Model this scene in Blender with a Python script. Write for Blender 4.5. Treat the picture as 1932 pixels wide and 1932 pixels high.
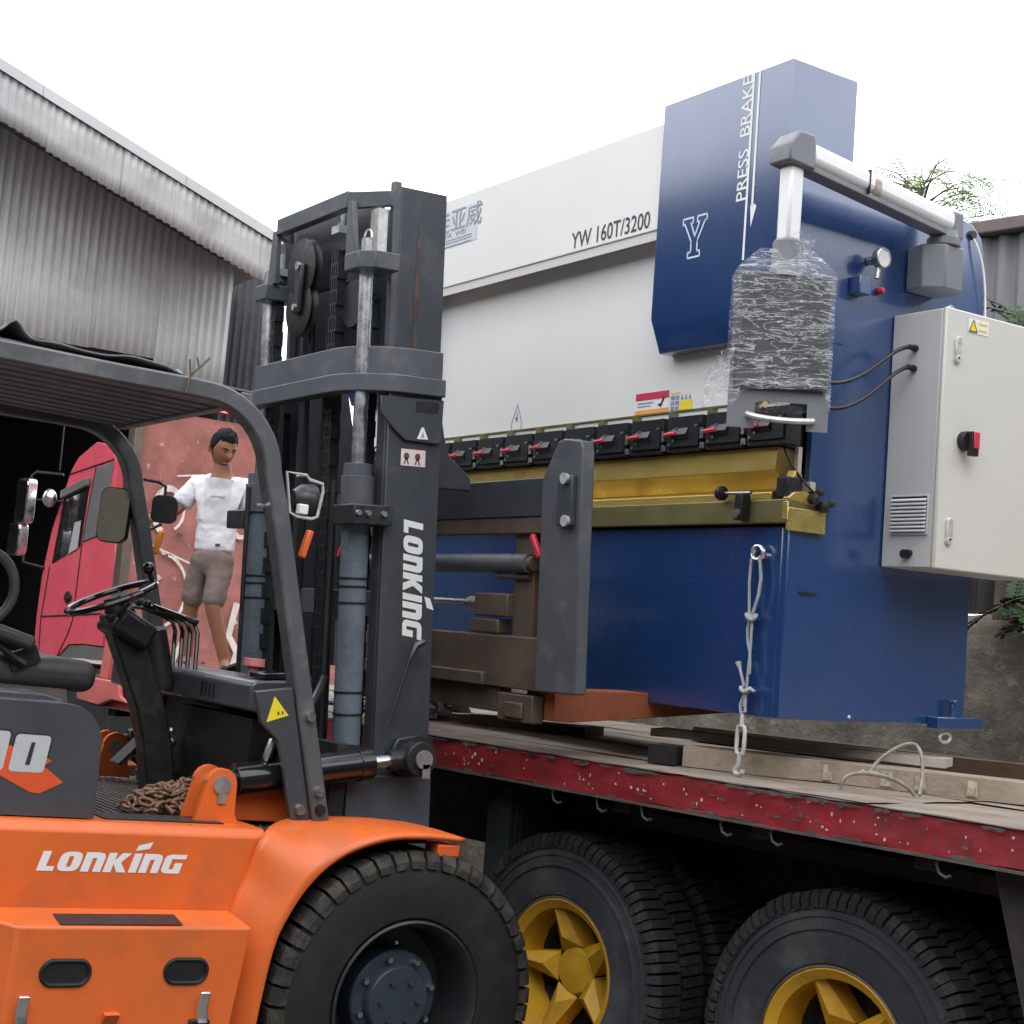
import bpy, bmesh, math, random
from mathutils import Matrix, Vector, noise
rad = math.radians
random.seed(7)
scene = bpy.context.scene
for o in list(bpy.data.objects): bpy.data.objects.remove(o, do_unlink=True)
COL = scene.collection

# ------------------------------------------------------------------ camera
cam_d = bpy.data.cameras.new('camera'); cam = bpy.data.objects.new('camera', cam_d); COL.objects.link(cam)
cam_d.sensor_width = 36.0; cam_d.lens = 36.0*2880/1932; cam_d.clip_end = 2000
r_, u_, v_ = Vector((.56321759, .82182415, .08597101)), Vector((.02229901, -.11912103, .9926293)), Vector((-.82600769, .55714922, .08541692))
cam.matrix_world = Matrix(((r_.x, u_.x, -v_.x, 0), (r_.y, u_.y, -v_.y, 0), (r_.z, u_.z, -v_.z, 1.75), (0, 0, 0, 1)))
scene.camera = cam
scene.render.resolution_x = scene.render.resolution_y = 1024

# ------------------------------------------------------------------ sky, sun, exposure
SUN_EL, SUN_AZ = rad(52), rad(118)          # azimuth clockwise from +Y
world = bpy.data.worlds.new('World'); scene.world = world; world.use_nodes = True
nt = world.node_tree; nt.nodes.clear()
out = nt.nodes.new('ShaderNodeOutputWorld'); bg = nt.nodes.new('ShaderNodeBackground')
sky = nt.nodes.new('ShaderNodeTexSky'); sky.sky_type = 'NISHITA'; sky.sun_disc = False
sky.sun_elevation = SUN_EL; sky.sun_rotation = SUN_AZ; sky.air_density = 1.0; sky.dust_density = 4.0
mixw = nt.nodes.new('ShaderNodeMix'); mixw.data_type = 'RGBA'; mixw.inputs[0].default_value = .90
mixw.inputs[7].default_value = (22.5, 23.2, 24.4, 1)      # closed bright cloud layer
nt.links.new(sky.outputs[0], mixw.inputs[6]); nt.links.new(mixw.outputs[2], bg.inputs[0])
bg.inputs[1].default_value = .12; nt.links.new(bg.outputs[0], out.inputs[0])
sun_d = bpy.data.lights.new('sun', 'SUN'); sun = bpy.data.objects.new('sun', sun_d); COL.objects.link(sun)
sun_d.energy = .7; sun_d.angle = rad(24); sun_d.color = (1, .965, .92)
sdir = Vector((math.sin(SUN_AZ)*math.cos(SUN_EL), math.cos(SUN_AZ)*math.cos(SUN_EL), math.sin(SUN_EL)))
sun.rotation_euler = sdir.to_track_quat('Z', 'Y').to_euler(); sun.location = sdir*30
vs = scene.view_settings; vs.view_transform = 'Standard'; vs.look = 'None'; vs.exposure = 0.0; vs.gamma = 1; vs.use_curve_mapping = False

# ------------------------------------------------------------------ frames
def frame(o, rx=0, rz=0): return Matrix.Translation(o) @ Matrix.Rotation(rad(rz), 4, 'Z') @ Matrix.Rotation(rad(rx), 4, 'X')
PF = frame((-3.855, 3.785, 1.569), rx=1.0)      # press, leaning back with the mast
FF = frame((-5.5, 2.744, 0), rx=-1.9)           # forklift chassis, nose down under load
MF = frame((-5.5, 2.744, .5), rx=3.3)           # mast, tilted back
TF = frame((-4.709, 3.547, 0), rz=9.0)          # truck and boundary wall
WF = Matrix.Identity(4)

# ------------------------------------------------------------------ mesh builder
class B:
    def __init__(s): s.v = []; s.f = []
    def add(s, vs, fs):
        n = len(s.v); s.v += [Vector(p) for p in vs]; s.f += [tuple(i+n for i in f) for f in fs]; return s
    def box(s, x0, x1, y0, y1, z0, z1):
        return s.add([(x0,y0,z0),(x1,y0,z0),(x1,y1,z0),(x0,y1,z0),(x0,y0,z1),(x1,y0,z1),(x1,y1,z1),(x0,y1,z1)],
                     [(0,3,2,1),(4,5,6,7),(0,1,5,4),(1,2,6,5),(2,3,7,6),(3,0,4,7)])
    def obox(s, c, size, m=None):
        b = B().box(-size[0]/2, size[0]/2, -size[1]/2, size[1]/2, -size[2]/2, size[2]/2)
        M = Matrix.Translation(c) @ (m.to_4x4() if m else Matrix.Identity(4))
        return s.add([M @ p for p in b.v], b.f)
    def prism(s, pts, ax, a, b):
        def P(p, t): return {'x': (t, p[0], p[1]), 'y': (p[0], t, p[1]), 'z': (p[0], p[1], t)}[ax]
        n = len(pts); vs = [P(p, a) for p in pts]+[P(p, b) for p in pts]
        return s.add(vs, [tuple(range(n-1, -1, -1)), tuple(range(n, 2*n))]+[(i, (i+1) % n, n+(i+1) % n, n+i) for i in range(n)])
    def ring(s, p, d, r, n, up=None):
        d = Vector(d).normalized(); a = d.cross(up or (Vector((0,0,1)) if abs(d.z) < .9 else Vector((1,0,0)))).normalized(); b = d.cross(a)
        return [Vector(p)+(a*math.cos(2*math.pi*k/n)+b*math.sin(2*math.pi*k/n))*r for k in range(n)]
    def cyl(s, p0, p1, r, r2=None, n=16, cap=True):
        p0, p1 = Vector(p0), Vector(p1); d = p1-p0
        vs = s.ring(p0, d, r, n)+s.ring(p1, d, r if r2 is None else r2, n)
        fs = [(i, (i+1) % n, n+(i+1) % n, n+i) for i in range(n)]
        if cap: fs += [tuple(range(n-1, -1, -1)), tuple(range(n, 2*n))]
        return s.add(vs, fs)
    def tube(s, pts, r, n=8, closed=False):
        pts = [Vector(p) for p in pts]; m = len(pts); vs = []
        up = None; a = None
        for i, p in enumerate(pts):
            if closed: d = pts[(i+1) % m]-pts[i-1]
            else: d = pts[min(i+1, m-1)]-pts[max(i-1, 0)]
            d.normalize()
            if a is None: a = d.cross(Vector((0,0,1)) if abs(d.z) < .9 else Vector((1,0,0)))
            a = (a-d*a.dot(d)).normalized(); b = d.cross(a)
            rr = r[i] if isinstance(r, (list, tuple)) else r
            vs += [p+(a*math.cos(2*math.pi*k/n)+b*math.sin(2*math.pi*k/n))*rr for k in range(n)]
        fs = []
        for i in range(m if closed else m-1):
            j = (i+1) % m
            fs += [(i*n+k, i*n+(k+1) % n, j*n+(k+1) % n, j*n+k) for k in range(n)]
        if not closed: fs += [tuple(range(n-1, -1, -1)), tuple(range((m-1)*n, m*n))]
        return s.add(vs, fs)
    def sweep(s, pts, side, w, h):
        """rectangular bar along pts; side = constant direction of width w; h across it"""
        pts = [Vector(p) for p in pts]; side = Vector(side).normalized(); m = len(pts); vs = []
        for i, p in enumerate(pts):
            d = (pts[min(i+1, m-1)]-pts[max(i-1, 0)]).normalized(); q = d.cross(side).normalized()
            for a, b in ((-1,-1),(1,-1),(1,1),(-1,1)): vs.append(p+side*a*w/2+q*b*h/2)
        fs = [(i*4+k, i*4+(k+1) % 4, i*4+4+(k+1) % 4, i*4+4+k) for i in range(m-1) for k in range(4)]
        return s.add(vs, fs+[(3,2,1,0), tuple(range(4*m-4, 4*m))])
    def lathe(s, prof, o, ax, n=32):
        o = Vector(o); vs = []
        for r, h in prof:
            for k in range(n):
                c, t = r*math.cos(2*math.pi*k/n), r*math.sin(2*math.pi*k/n)
                vs.append(o+Vector({'x': (h, c, t), 'y': (c, h, t), 'z': (c, t, h)}[ax]))
        fs = [(i*n+k, i*n+(k+1) % n, (i+1)*n+(k+1) % n, (i+1)*n+k) for i in range(len(prof)-1) for k in range(n)]
        return s.add(vs, fs)
    def ball(s, c, r, n=12, m=8):
        if not isinstance(r, (tuple, list)): r = (r, r, r)
        vs = []
        for i in range(m+1):
            t = math.pi*(i+.001 if i == 0 else i-.001 if i == m else i)/m
            for k in range(n): vs.append((c[0]+r[0]*math.sin(t)*math.cos(2*math.pi*k/n), c[1]+r[1]*math.sin(t)*math.sin(2*math.pi*k/n), c[2]+r[2]*math.cos(t)))
        return s.add(vs, [(i*n+k, i*n+(k+1) % n, (i+1)*n+(k+1) % n, (i+1)*n+k) for i in range(m) for k in range(n)])
    def grid(s, fn, nu, nv):
        vs = [fn(i/nu, j/nv) for i in range(nu+1) for j in range(nv+1)]
        return s.add(vs, [(i*(nv+1)+j, (i+1)*(nv+1)+j, (i+1)*(nv+1)+j+1, i*(nv+1)+j+1) for i in range(nu) for j in range(nv)])
    def mesh(s, name, M=None, smooth=40, recalc=True):
        me = bpy.data.meshes.new(name)
        me.from_pydata([(M @ p if M else p) for p in s.v], [], s.f)
        bm = bmesh.new(); bm.from_mesh(me)
        if recalc: bmesh.ops.recalc_face_normals(bm, faces=bm.faces)
        big = [f for f in bm.faces if len(f.verts) > 4]
        if big: bmesh.ops.triangulate(bm, faces=big, ngon_method='EAR_CLIP')
        bm.to_mesh(me); bm.free()
        if smooth: me.shade_smooth(); me.set_sharp_from_angle(angle=rad(smooth))
        return me
ROOTW = {}
def link(name, me, m, parent=None):
    o = bpy.data.objects.new(name, me); COL.objects.link(o)
    if me is not None and m is not None and not me.materials: me.materials.append(m)
    if parent is not None: o.parent = parent; ROOTW[o] = ROOTW.get(parent, WF)
    return o
def obj(name, b, m, parent=None, fr=None, bevel=0, smooth=40, seg=2, recalc=True):
    M = None
    if parent is not None:
        R = ROOTW.get(parent, WF); M = R.inverted() @ (fr if fr is not None else R)
    elif fr is not None: M = fr
    o = link(name, b.mesh(name, M, smooth, recalc), m, parent)
    if bevel:
        md = o.modifiers.new('bevel', 'BEVEL'); md.width = bevel; md.segments = seg; md.limit_method = 'ANGLE'; md.angle_limit = rad(35); md.harden_normals = False
    return o
def tag(o, label, cat, group=None, kind=None):
    o['label'] = label; o['category'] = cat
    if group: o['group'] = group
    if kind: o['kind'] = kind
    return o
def thing(name, label, cat, M, group=None):
    o = bpy.data.objects.new(name, None); COL.objects.link(o); o.empty_display_size = .2
    o.matrix_world = M; ROOTW[o] = M.copy(); return tag(o, label, cat, group)
def solo(name, b, m, fr, origin, label, cat, group=None, **k):
    """a thing that is one mesh, its origin at `origin` of frame fr"""
    R = fr @ Matrix.Translation(origin)
    o = link(name, b.mesh(name, Matrix.Translation(origin).inverted(), k.get('smooth', 40)), m); o.matrix_world = R; ROOTW[o] = R
    if k.get('bevel'):
        md = o.modifiers.new('bevel', 'BEVEL'); md.width = k['bevel']; md.segments = 2; md.limit_method = 'ANGLE'; md.angle_limit = rad(35)
    return tag(o, label, cat, group)
def structure(o): o['kind'] = 'structure'; return o
def inst(name, me, m, parent, M):
    o = link(name, me, m, parent); o.matrix_local = M; return o
def look(d, up=(0,0,1)):                        # rotation whose Z axis is d
    return Vector(d).to_track_quat('Z', 'Y').to_matrix().to_4x4()
def bez(p0, p1, p2, p3, n=12):
    p0, p1, p2, p3 = map(Vector, (p0, p1, p2, p3))
    return [p0*(1-t)**3+p1*3*t*(1-t)**2+p2*3*t*t*(1-t)+p3*t**3 for t in [i/n for i in range(n+1)]]

# ------------------------------------------------------------------ lettering
def text_b(txt, h, sx=1.0, bold=0.0):
    """B with flat letters in local XY, cap height h, starting at origin"""
    cu = bpy.data.curves.new('t', 'FONT'); cu.body = txt; cu.size = 1; cu.resolution_u = 3; cu.offset = bold
    o = bpy.data.objects.new('t', cu); COL.objects.link(o)
    dg = bpy.context.evaluated_depsgraph_get(); me = bpy.data.meshes.new_from_object(o.evaluated_get(dg))
    b = B(); k = h/.70
    b.add([(v.co.x*k*sx, v.co.y*k, 0) for v in me.vertices], [tuple(p.vertices) for p in me.polygons])
    bpy.data.objects.remove(o, do_unlink=True); bpy.data.curves.remove(cu); bpy.data.meshes.remove(me)
    return b
def logo_b(h):
    def sup(cx, cy, a, c, e, n=28):
        return [(cx+a*abs(math.cos(t))**e*math.copysign(1, math.cos(t)), cy+c*abs(math.sin(t))**e*math.copysign(1, math.sin(t))) for t in [2*math.pi*k/n for k in range(n)]]
    N_ = [(0,0),(0,1),(.52,1),(.70,.94),(.78,.78),(.78,0),(.47,0),(.47,.70),(.31,.70),(.31,0)]
    G_ = [(.85,1),(.22,1),(.06,.93),(0,.8),(0,.2),(.06,.07),(.22,0),(.78,0),(.78,.55),(.46,.55),(.46,.22),(.3,.22),(.3,.76),(.85,.76)]
    glyphs = [([[(0,0),(0,1),(.31,1),(.31,.24),(.62,.24),(.62,0)]], .62), 'O', ([N_], .78),
              ([[(0,0),(0,1),(.31,1),(.31,.62),(.52,1),(.87,1),(.58,.52),(.9,0),(.54,0),(.31,.42),(.31,0)]], .9),
              ([[(0,0),(0,1),(.31,1),(.31,0)], [(-.02,1.12),(.02,1.42),(.55,1.62),(.50,1.26)]], .31), ([N_], .78), ([G_], .82)]
    b = B(); x = 0
    sh = lambda p: ((x+p[0]+.2*p[1])*h, p[1]*h, 0)
    for g in glyphs:
        if g == 'O':
            o1, i1 = sup(.42,.5,.42,.5,.62), sup(.42,.5,.085,.27,.3); n = len(o1)
            b.add([sh(p) for p in o1+i1], [(k, (k+1) % n, n+(k+1) % n, n+k) for k in range(n)]); x += .84+.09
        else:
            for poly in g[0]: b.add([sh(p) for p in poly], [tuple(range(len(poly)))])
            x += g[1]+.09
    b.w = (x+.1)*h
    return b
def decal(name, b, m, parent, fr, o, ex, ey, lift=.0015):
    """flat print: local X of b along ex, Y along ey, at o, lifted off the surface"""
    ex, ey = Vector(ex).normalized(), Vector(ey).normalized(); ez = ex.cross(ey); o = Vector(o)+ez*lift
    M = Matrix(((ex.x,ey.x,ez.x,o.x),(ex.y,ey.y,ez.y,o.y),(ex.z,ey.z,ez.z,o.z),(0,0,0,1)))
    c = B().add([M @ p for p in b.v], b.f)
    return obj(name, c, m, parent, fr, smooth=0, recalc=False)
def rect(w, h): return B().add([(0,0,0),(w,0,0),(w,h,0),(0,h,0)], [(0,1,2,3)])
# ------------------------------------------------------------------ materials
def pm(name, col, rough=.5, metal=0.0, var=.12, vs=6.0, bump=0.0, bs=60.0, spec=.5, dirt=None, coat=0.0, fleck=None, emit=None, rvar=.12):
    """Principled paint with uneven tone, optional dirt (colour, amount, scale) and chips (colour, threshold, scale)"""
    m = bpy.data.materials.new(name); m.use_nodes = True; t = m.node_tree; N, L = t.nodes, t.links
    p = N['Principled BSDF']; p.inputs['Metallic'].default_value = metal; p.inputs['Roughness'].default_value = rough
    p.inputs['Specular IOR Level'].default_value = spec; p.inputs['Coat Weight'].default_value = coat; p.inputs['Coat Roughness'].default_value = .15
    tc = N.new('ShaderNodeTexCoord'); co = tc.outputs['Object']
    def noi(scale, det=5, rg=.6):
        n = N.new('ShaderNodeTexNoise'); n.inputs['Scale'].default_value = scale; n.inputs['Detail'].default_value = det; n.inputs['Roughness'].default_value = rg
        L.new(co, n.inputs['Vector']); return n
    def ramp(src, a, b):
        r = N.new('ShaderNodeMapRange'); r.inputs[1].default_value = a; r.inputs[2].default_value = b; L.new(src, r.inputs[0]); return r.outputs[0]
    def mix(f, a, b):
        x = N.new('ShaderNodeMix'); x.data_type = 'RGBA'
        if isinstance(f, float): x.inputs[0].default_value = f
        else: L.new(f, x.inputs[0])
        for s, i in ((a, 6), (b, 7)):
            if hasattr(s, 'is_linked'): L.new(s, x.inputs[i])
            else: x.inputs[i].default_value = (*s, 1)
        return x.outputs[2]
    n1 = noi(vs); c = mix(ramp(n1.outputs[0], .3, .7), tuple(k*(1-var) for k in col), tuple(min(1, k*(1+var)) for k in col))
    if dirt:
        n2 = noi(dirt[2], 7, .68); f = ramp(n2.outputs[0], .62-.25*dirt[1], .72)
        mm = N.new('ShaderNodeMath'); mm.operation = 'MULTIPLY'; mm.inputs[1].default_value = min(.95, .35+.6*dirt[1]); L.new(f, mm.inputs[0])
        c = mix(mm.outputs[0], c, dirt[0])
    if fleck:
        n3 = noi(fleck[2], 8, .75); c = mix(ramp(n3.outputs[0], fleck[1], fleck[1]+.015), c, fleck[0])
    L.new(c, p.inputs['Base Color'])
    if rvar:
        n4 = noi(vs*3.1); rr = N.new('ShaderNodeMapRange'); rr.inputs[1].default_value = .3; rr.inputs[2].default_value = .7
        rr.inputs[3].default_value = max(.04, rough-rvar); rr.inputs[4].default_value = min(1, rough+rvar); L.new(n4.outputs[0], rr.inputs[0]); L.new(rr.outputs[0], p.inputs['Roughness'])
    if bump:
        n5 = noi(bs, 4); bn = N.new('ShaderNodeBump'); bn.inputs['Strength'].default_value = bump; bn.inputs['Distance'].default_value = .01
        L.new(n5.outputs[0], bn.inputs['Height']); L.new(bn.outputs[0], p.inputs['Normal'])
    if emit:
        p.inputs['Emission Color'].default_value = (*emit[0], 1); p.inputs['Emission Strength'].default_value = emit[1]
    return m
DUST = (.22, .19, .16)
orange = pm('orange_paint', (.72, .142, .028), .38, var=.10, vs=2.2, dirt=((.40,.12,.045), .42, 3.2), fleck=((.20,.07,.03), .705, 30), bump=.04, bs=25)
darkmetal = pm('dark_grey_paint', (.045, .051, .060), .42, var=.12, vs=4, dirt=((.11,.105,.10), .3, 7), bump=.05, bs=70)
darkmetal2 = pm('mid_grey_paint', (.078, .086, .098), .45, var=.14, vs=5, dirt=((.17,.16,.15), .35, 9), bump=.05, bs=70)
hoodgrey = pm('hood_grey_paint', (.062, .065, .073), .33, var=.08, vs=3, dirt=((.13,.12,.11), .2, 6), coat=.3)
guardgrey = pm('guard_grey_paint', (.095, .10, .105), .42, var=.14, vs=4, dirt=((.22,.21,.20), .4, 8), coat=.1)
black = pm('black_plastic', (.012, .012, .013), .45, var=.2, vs=9, dirt=((.05,.047,.043), .3, 12))
blackgloss = pm('black_gloss', (.010, .010, .011), .16, var=.1, coat=.4)
cylgrey = pm('cylinder_grey', (.135, .165, .20), .30, var=.12, vs=7, dirt=((.07,.075,.08), .35, 6))
rubber = pm('tyre_rubber', (.011, .011, .012), .7, var=.2, vs=5, dirt=((.035,.032,.028), .35, 5), bump=.15, bs=90)
tread = pm('tread_rubber', (.020, .019, .017), .85, var=.3, vs=9, dirt=((.11,.095,.075), .65, 14), bump=.5, bs=80)
rubber2 = pm('truck_tyre_rubber', (.026, .030, .034), .8, var=.3, vs=3, dirt=((.10,.105,.10), .5, 3), bump=.3, bs=70)
tread2 = pm('truck_tread_rubber', (.018, .019, .021), .85, var=.3, vs=9, dirt=((.065,.062,.056), .5, 9), bump=.7, bs=60)
chrome = pm('chrome_steel', (.86, .87, .88), .27, 1.0, var=.05, rvar=.08)
steel = pm('zinc_steel', (.55, .55, .54), .35, 1.0, var=.15, vs=30)
galv = pm('galvanised', (.62, .61, .58), .5, .6, var=.15, vs=30, bump=.1)
rimgrey = pm('rim_dark', (.022, .024, .027), .4, var=.15, dirt=((.08,.075,.07), .3, 8))
hubblue = pm('hub_blue_grey', (.035, .045, .065), .38, var=.15, vs=8)
primer = pm('red_primer', (.16, .045, .035), .6, var=.2, vs=10)
rimyellow = pm('yellow_rim', (.60, .33, .022), .45, var=.15, vs=6, dirt=((.16,.09,.03), .4, 6))
pblue = pm('press_blue', (.005, .043, .165), .28, var=.05, vs=1.2, spec=.8, coat=.9, rvar=.04)
for n_ in pblue.node_tree.nodes:
    if n_.type == 'BSDF_PRINCIPLED': n_.inputs['IOR'].default_value = 1.55; n_.inputs['Coat IOR'].default_value = 1.78; n_.inputs['Coat Roughness'].default_value = .18
pwhite = pm('press_white', (.75, .745, .72), .38, var=.02, vs=2, rvar=.05)
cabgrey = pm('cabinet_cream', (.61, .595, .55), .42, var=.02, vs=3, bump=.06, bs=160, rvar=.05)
cabgrey2 = pm('cabinet_side_shaded', (.52, .52, .51), .45, var=.02, vs=3, bump=.06, bs=160, rvar=.05)  # same paint as the door, darkened: the side's shade is in the colour
gold = pm('oiled_tool_steel', (.66, .48, .14), .36, .7, var=.22, vs=1.6, dirt=((.30,.22,.08), .25, 1.8), rvar=.12)
gold2 = pm('brass_plate', (.62, .50, .16), .28, .7, var=.12, vs=5, dirt=((.3,.24,.07), .35, 5))
goldd = pm('oiled_bar', (.24, .21, .095), .42, .6, var=.2, vs=2, dirt=((.12,.10,.05), .3, 2.2))
clampblk = pm('clamp_black', (.014, .015, .018), .4, var=.3, vs=12, bump=.15, bs=90)
redplastic = pm('red_plastic', (.62, .035, .07), .38, var=.08)
redfade = pm('faded_red_plastic', (.62, .20, .19), .5, var=.1)
alu = pm('aluminium_profile', (.80, .80, .79), .35, .1, var=.04, vs=5, rvar=.05)
aludark = pm('grey_plastic', (.17, .18, .195), .42, var=.06)
redbeam = pm('chipped_red_paint', (.245, .012, .019), .6, var=.35, vs=3, dirt=((.085,.022,.02), .62, 5), fleck=((.28,.19,.16), .64, 60), bump=.15, bs=60)
beamedge = pm('worn_beam_edge', (.075, .065, .055), .75, var=.4, vs=9, fleck=((.30,.04,.035), .60, 14), bump=.4, bs=40)
deckm = pm('weathered_deck', (.25, .20, .16), .85, var=.25, vs=5, dirt=((.10,.075,.06), .45, 4), bump=.4, bs=45)
chassis = pm('black_chassis', (.014, .014, .014), .75, var=.3, dirt=((.04,.034,.028), .4, 6))
chassisg = pm('green_black_steel', (.028, .036, .036), .7, var=.25, dirt=((.055,.05,.045), .4, 5))
flapb = pm('brown_black_flap', (.032, .027, .025), .8, var=.25, dirt=((.06,.05,.045), .4, 5))
wood = pm('grey_timber', (.32, .255, .19), .85, var=.22, vs=7, dirt=((.13,.10,.075), .45, 6), bump=.4, bs=50)
woodp = pm('pale_timber', (.50, .44, .36), .85, var=.2, vs=8, dirt=((.22,.18,.14), .4, 8), bump=.4, bs=50)
woodd = pm('dark_timber', (.10, .062, .04), .85, var=.25, vs=7, bump=.4, bs=50)
rust = pm('rust_red_steel', (.30, .085, .035), .75, var=.3, vs=9, dirt=((.11,.06,.04), .45, 9), bump=.3, bs=50)
rustb = pm('brown_worn_steel', (.12, .09, .07), .6, .3, var=.3, vs=6, dirt=((.20,.10,.05), .35, 5), bump=.2, bs=60)
chainm = pm('rusty_chain', (.27, .165, .11), .65, .3, var=.3, vs=30, dirt=((.09,.05,.03), .5, 25), bump=.3, bs=120)
rope = pm('pale_rope', (.40, .41, .42), .7, var=.2, vs=60, bump=.6, bs=220)
hookw = pm('white_hook_steel', (.56, .56, .53), .5, .3, var=.15, vs=25)
wirem = pm('old_wire', (.26, .24, .21), .6, .4, var=.3, vs=30)
cabred = pm('cab_red_paint', (.74, .10, .14), .32, var=.08, vs=2, coat=.5, dirt=((.62,.20,.20), .4, 1.6))
cabredd = pm('faded_red_steel', (.50, .12, .11), .6, var=.15, vs=5, dirt=((.22,.09,.07), .4, 6))
cabgreyp = pm('cab_grey_plastic', (.13, .13, .125), .6, var=.1, dirt=((.22,.21,.19), .3, 4))
mirrorm = pm('mirror_glass', (.75, .76, .76), .06, 1.0, var=.02, rvar=0)
mirror2 = pm('mirror_beige_reflection', (.46, .43, .32), .35, .25, var=.12, vs=9, dirt=((.36,.33,.24), .3, 12))  # beige reflection painted into the mirror's own colour
glassd = pm('cab_window', (.012, .013, .015), .06, var=.1, rvar=0, coat=.5)
amber = pm('amber_lens', (.85, .28, .02), .25, var=.05, rvar=0)
orangelens = pm('orange_lens', (.72, .13, .03), .3, var=.05, rvar=0)
zinc = pm('zinc_sheet_bright', (.36, .36, .355), .6, .15, var=.18, vs=1.3, dirt=((.24,.23,.21), .4, 2))
zincw = pm('zinc_sheet_wall', (.52, .55, .53), .65, .1, var=.14, vs=.8, dirt=((.34,.35,.32), .4, 1.5))
zincf = pm('zinc_flashing', (.42, .42, .415), .6, .15, var=.08, vs=1)
shedin = pm('shed_dark', (.035, .035, .038), .9, var=.2)
fencem = pm('grey_fence_sheet', (.15, .148, .155), .6, .2, var=.2, vs=1.5, dirt=((.09,.10,.075), .45, 2))
fencetop = pm('fence_rail', (.15, .125, .12), .8, var=.2, vs=5)
concrete = pm('stained_concrete', (.17, .15, .12), .95, var=.45, vs=4.5, dirt=((.05,.04,.028), .6, 2.6), fleck=((.25,.23,.19), .60, 9), bump=1.0, bs=24)
ground_m = pm('yard_concrete', (.085, .08, .075), .85, var=.25, vs=.6, dirt=((.05,.045,.04), .4, .9), bump=.3, bs=10)
skin = pm('skin', (.24, .108, .06), .55, var=.12, vs=9, spec=.35)
tee = pm('white_cotton', (.62, .61, .64), .85, var=.02, bump=.15, bs=30)
shorts_m = pm('taupe_cotton', (.155, .115, .105), .85, var=.15, vs=7, bump=.3, bs=40)
hairm = pm('black_hair', (.010, .010, .011), .75, var=.3, vs=40, spec=.2)
bluecloth = pm('blue_plastic', (.12, .22, .55), .45, var=.1)
slipper = pm('dark_blue_rubber', (.03, .06, .17), .6, var=.2)
leafm = pm('leaf_green', (.30, .41, .15), .55, var=.3, vs=4, spec=.35)
leafd = pm('leaf_dark', (.028, .075, .022), .55, var=.35, vs=4, spec=.35)
bark = pm('bark', (.12, .095, .07), .9, var=.25, vs=8, bump=.5)
inkw = pm('white_print', (.80, .80, .79), .5, var=.02, rvar=0)
inkb = pm('pale_blue_print', (.60, .68, .84), .5, var=.02, rvar=0)
inkk = pm('black_print', (.03, .03, .035), .5, var=.05, rvar=0)
inkg = pm('grey_print', (.30, .31, .34), .5, var=.1, rvar=0)
inkr = pm('red_print', (.55, .03, .08), .5, var=.05, rvar=0)
inko = pm('orange_print', (.80, .36, .08), .5, var=.05, rvar=0)
inky = pm('yellow_print', (.85, .66, .03), .5, var=.04, rvar=0)
inkblue = pm('blue_print', (.20, .24, .50), .5, var=.1, rvar=0)
plate_s = pm('silver_plate', (.60, .62, .66), .4, .3, var=.05)
decalsil = pm('silver_badge', (.62, .65, .67), .35, .25, var=.03)
swoosh = pm('orange_decal', (.70, .10, .03), .4, var=.06)
matm = pm('rubber_floor_mat', (.115, .10, .085), .8, var=.2, vs=7, dirt=((.2,.175,.15), .4, 6), bump=.3, bs=60)
seatm = pm('seat_vinyl', (.045, .043, .042), .5, var=.12, dirt=((.09,.085,.08), .35, 6))
gunk = pm('mixed_rags', (.30, .24, .23), .9, var=.5, vs=14, dirt=((.06,.06,.075), .5, 11), bump=.6, bs=40)
tarp = pm('grey_tarpaulin', (.15, .15, .145), .6, var=.3, vs=4, bump=.3, bs=25)
hosew = pm('hose_black', (.012, .012, .012), .32, var=.1)
penddark = pm('pendant_dark', (.045, .047, .052), .4, var=.1)
ruststain = pm('rust_stain', (.085, .048, .035), .6, var=.4, vs=12, fleck=((.045,.05,.058), .52, 14))
# pink painted wall: plaster over block, peeling, with white spray scribbles laid on as separate strokes
pinkw = pm('pink_wall_paint', (.34, .125, .105), .9, var=.25, vs=2.2, dirt=((.15,.055,.038), .62, 1.9), fleck=((.42,.30,.24), .62, 9), bump=.8, bs=10)
spray = pm('white_spray', (.62, .54, .49), .9, var=.2, vs=8, fleck=((.33,.12,.10), .62, 16))
# stretch film: mostly clear, with bright creased folds
film = bpy.data.materials.new('stretch_film'); film.use_nodes = True
t = film.node_tree; N, L = t.nodes, t.links; N.clear()
o_ = N.new('ShaderNodeOutputMaterial'); mx = N.new('ShaderNodeMixShader'); tr = N.new('ShaderNodeBsdfTransparent'); pr = N.new('ShaderNodeBsdfPrincipled')
pr.inputs['Base Color'].default_value = (.80, .82, .85, 1); pr.inputs['Roughness'].default_value = .16
tc = N.new('ShaderNodeTexCoord')
def folds(scale, rot, nsc, wid, dist):
    mp = N.new('ShaderNodeMapping'); mp.inputs['Scale'].default_value = scale; mp.inputs['Rotation'].default_value = rot; L.new(tc.outputs['Object'], mp.inputs[0])
    nz = N.new('ShaderNodeTexNoise'); nz.inputs['Scale'].default_value = nsc; nz.inputs['Detail'].default_value = 3; nz.inputs['Roughness'].default_value = .55; nz.inputs['Distortion'].default_value = dist
    L.new(mp.outputs[0], nz.inputs['Vector'])
    sb = N.new('ShaderNodeMath'); sb.operation = 'SUBTRACT'; sb.inputs[1].default_value = .5; L.new(nz.outputs[0], sb.inputs[0]); ab = N.new('ShaderNodeMath'); ab.operation = 'ABSOLUTE'; L.new(sb.outputs[0], ab.inputs[0])
    mr = N.new('ShaderNodeMapRange'); mr.inputs[1].default_value = 0; mr.inputs[2].default_value = wid; mr.inputs[3].default_value = 1; mr.inputs[4].default_value = 0; L.new(ab.outputs[0], mr.inputs[0]); return mr.outputs[0], nz.outputs[0]
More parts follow.
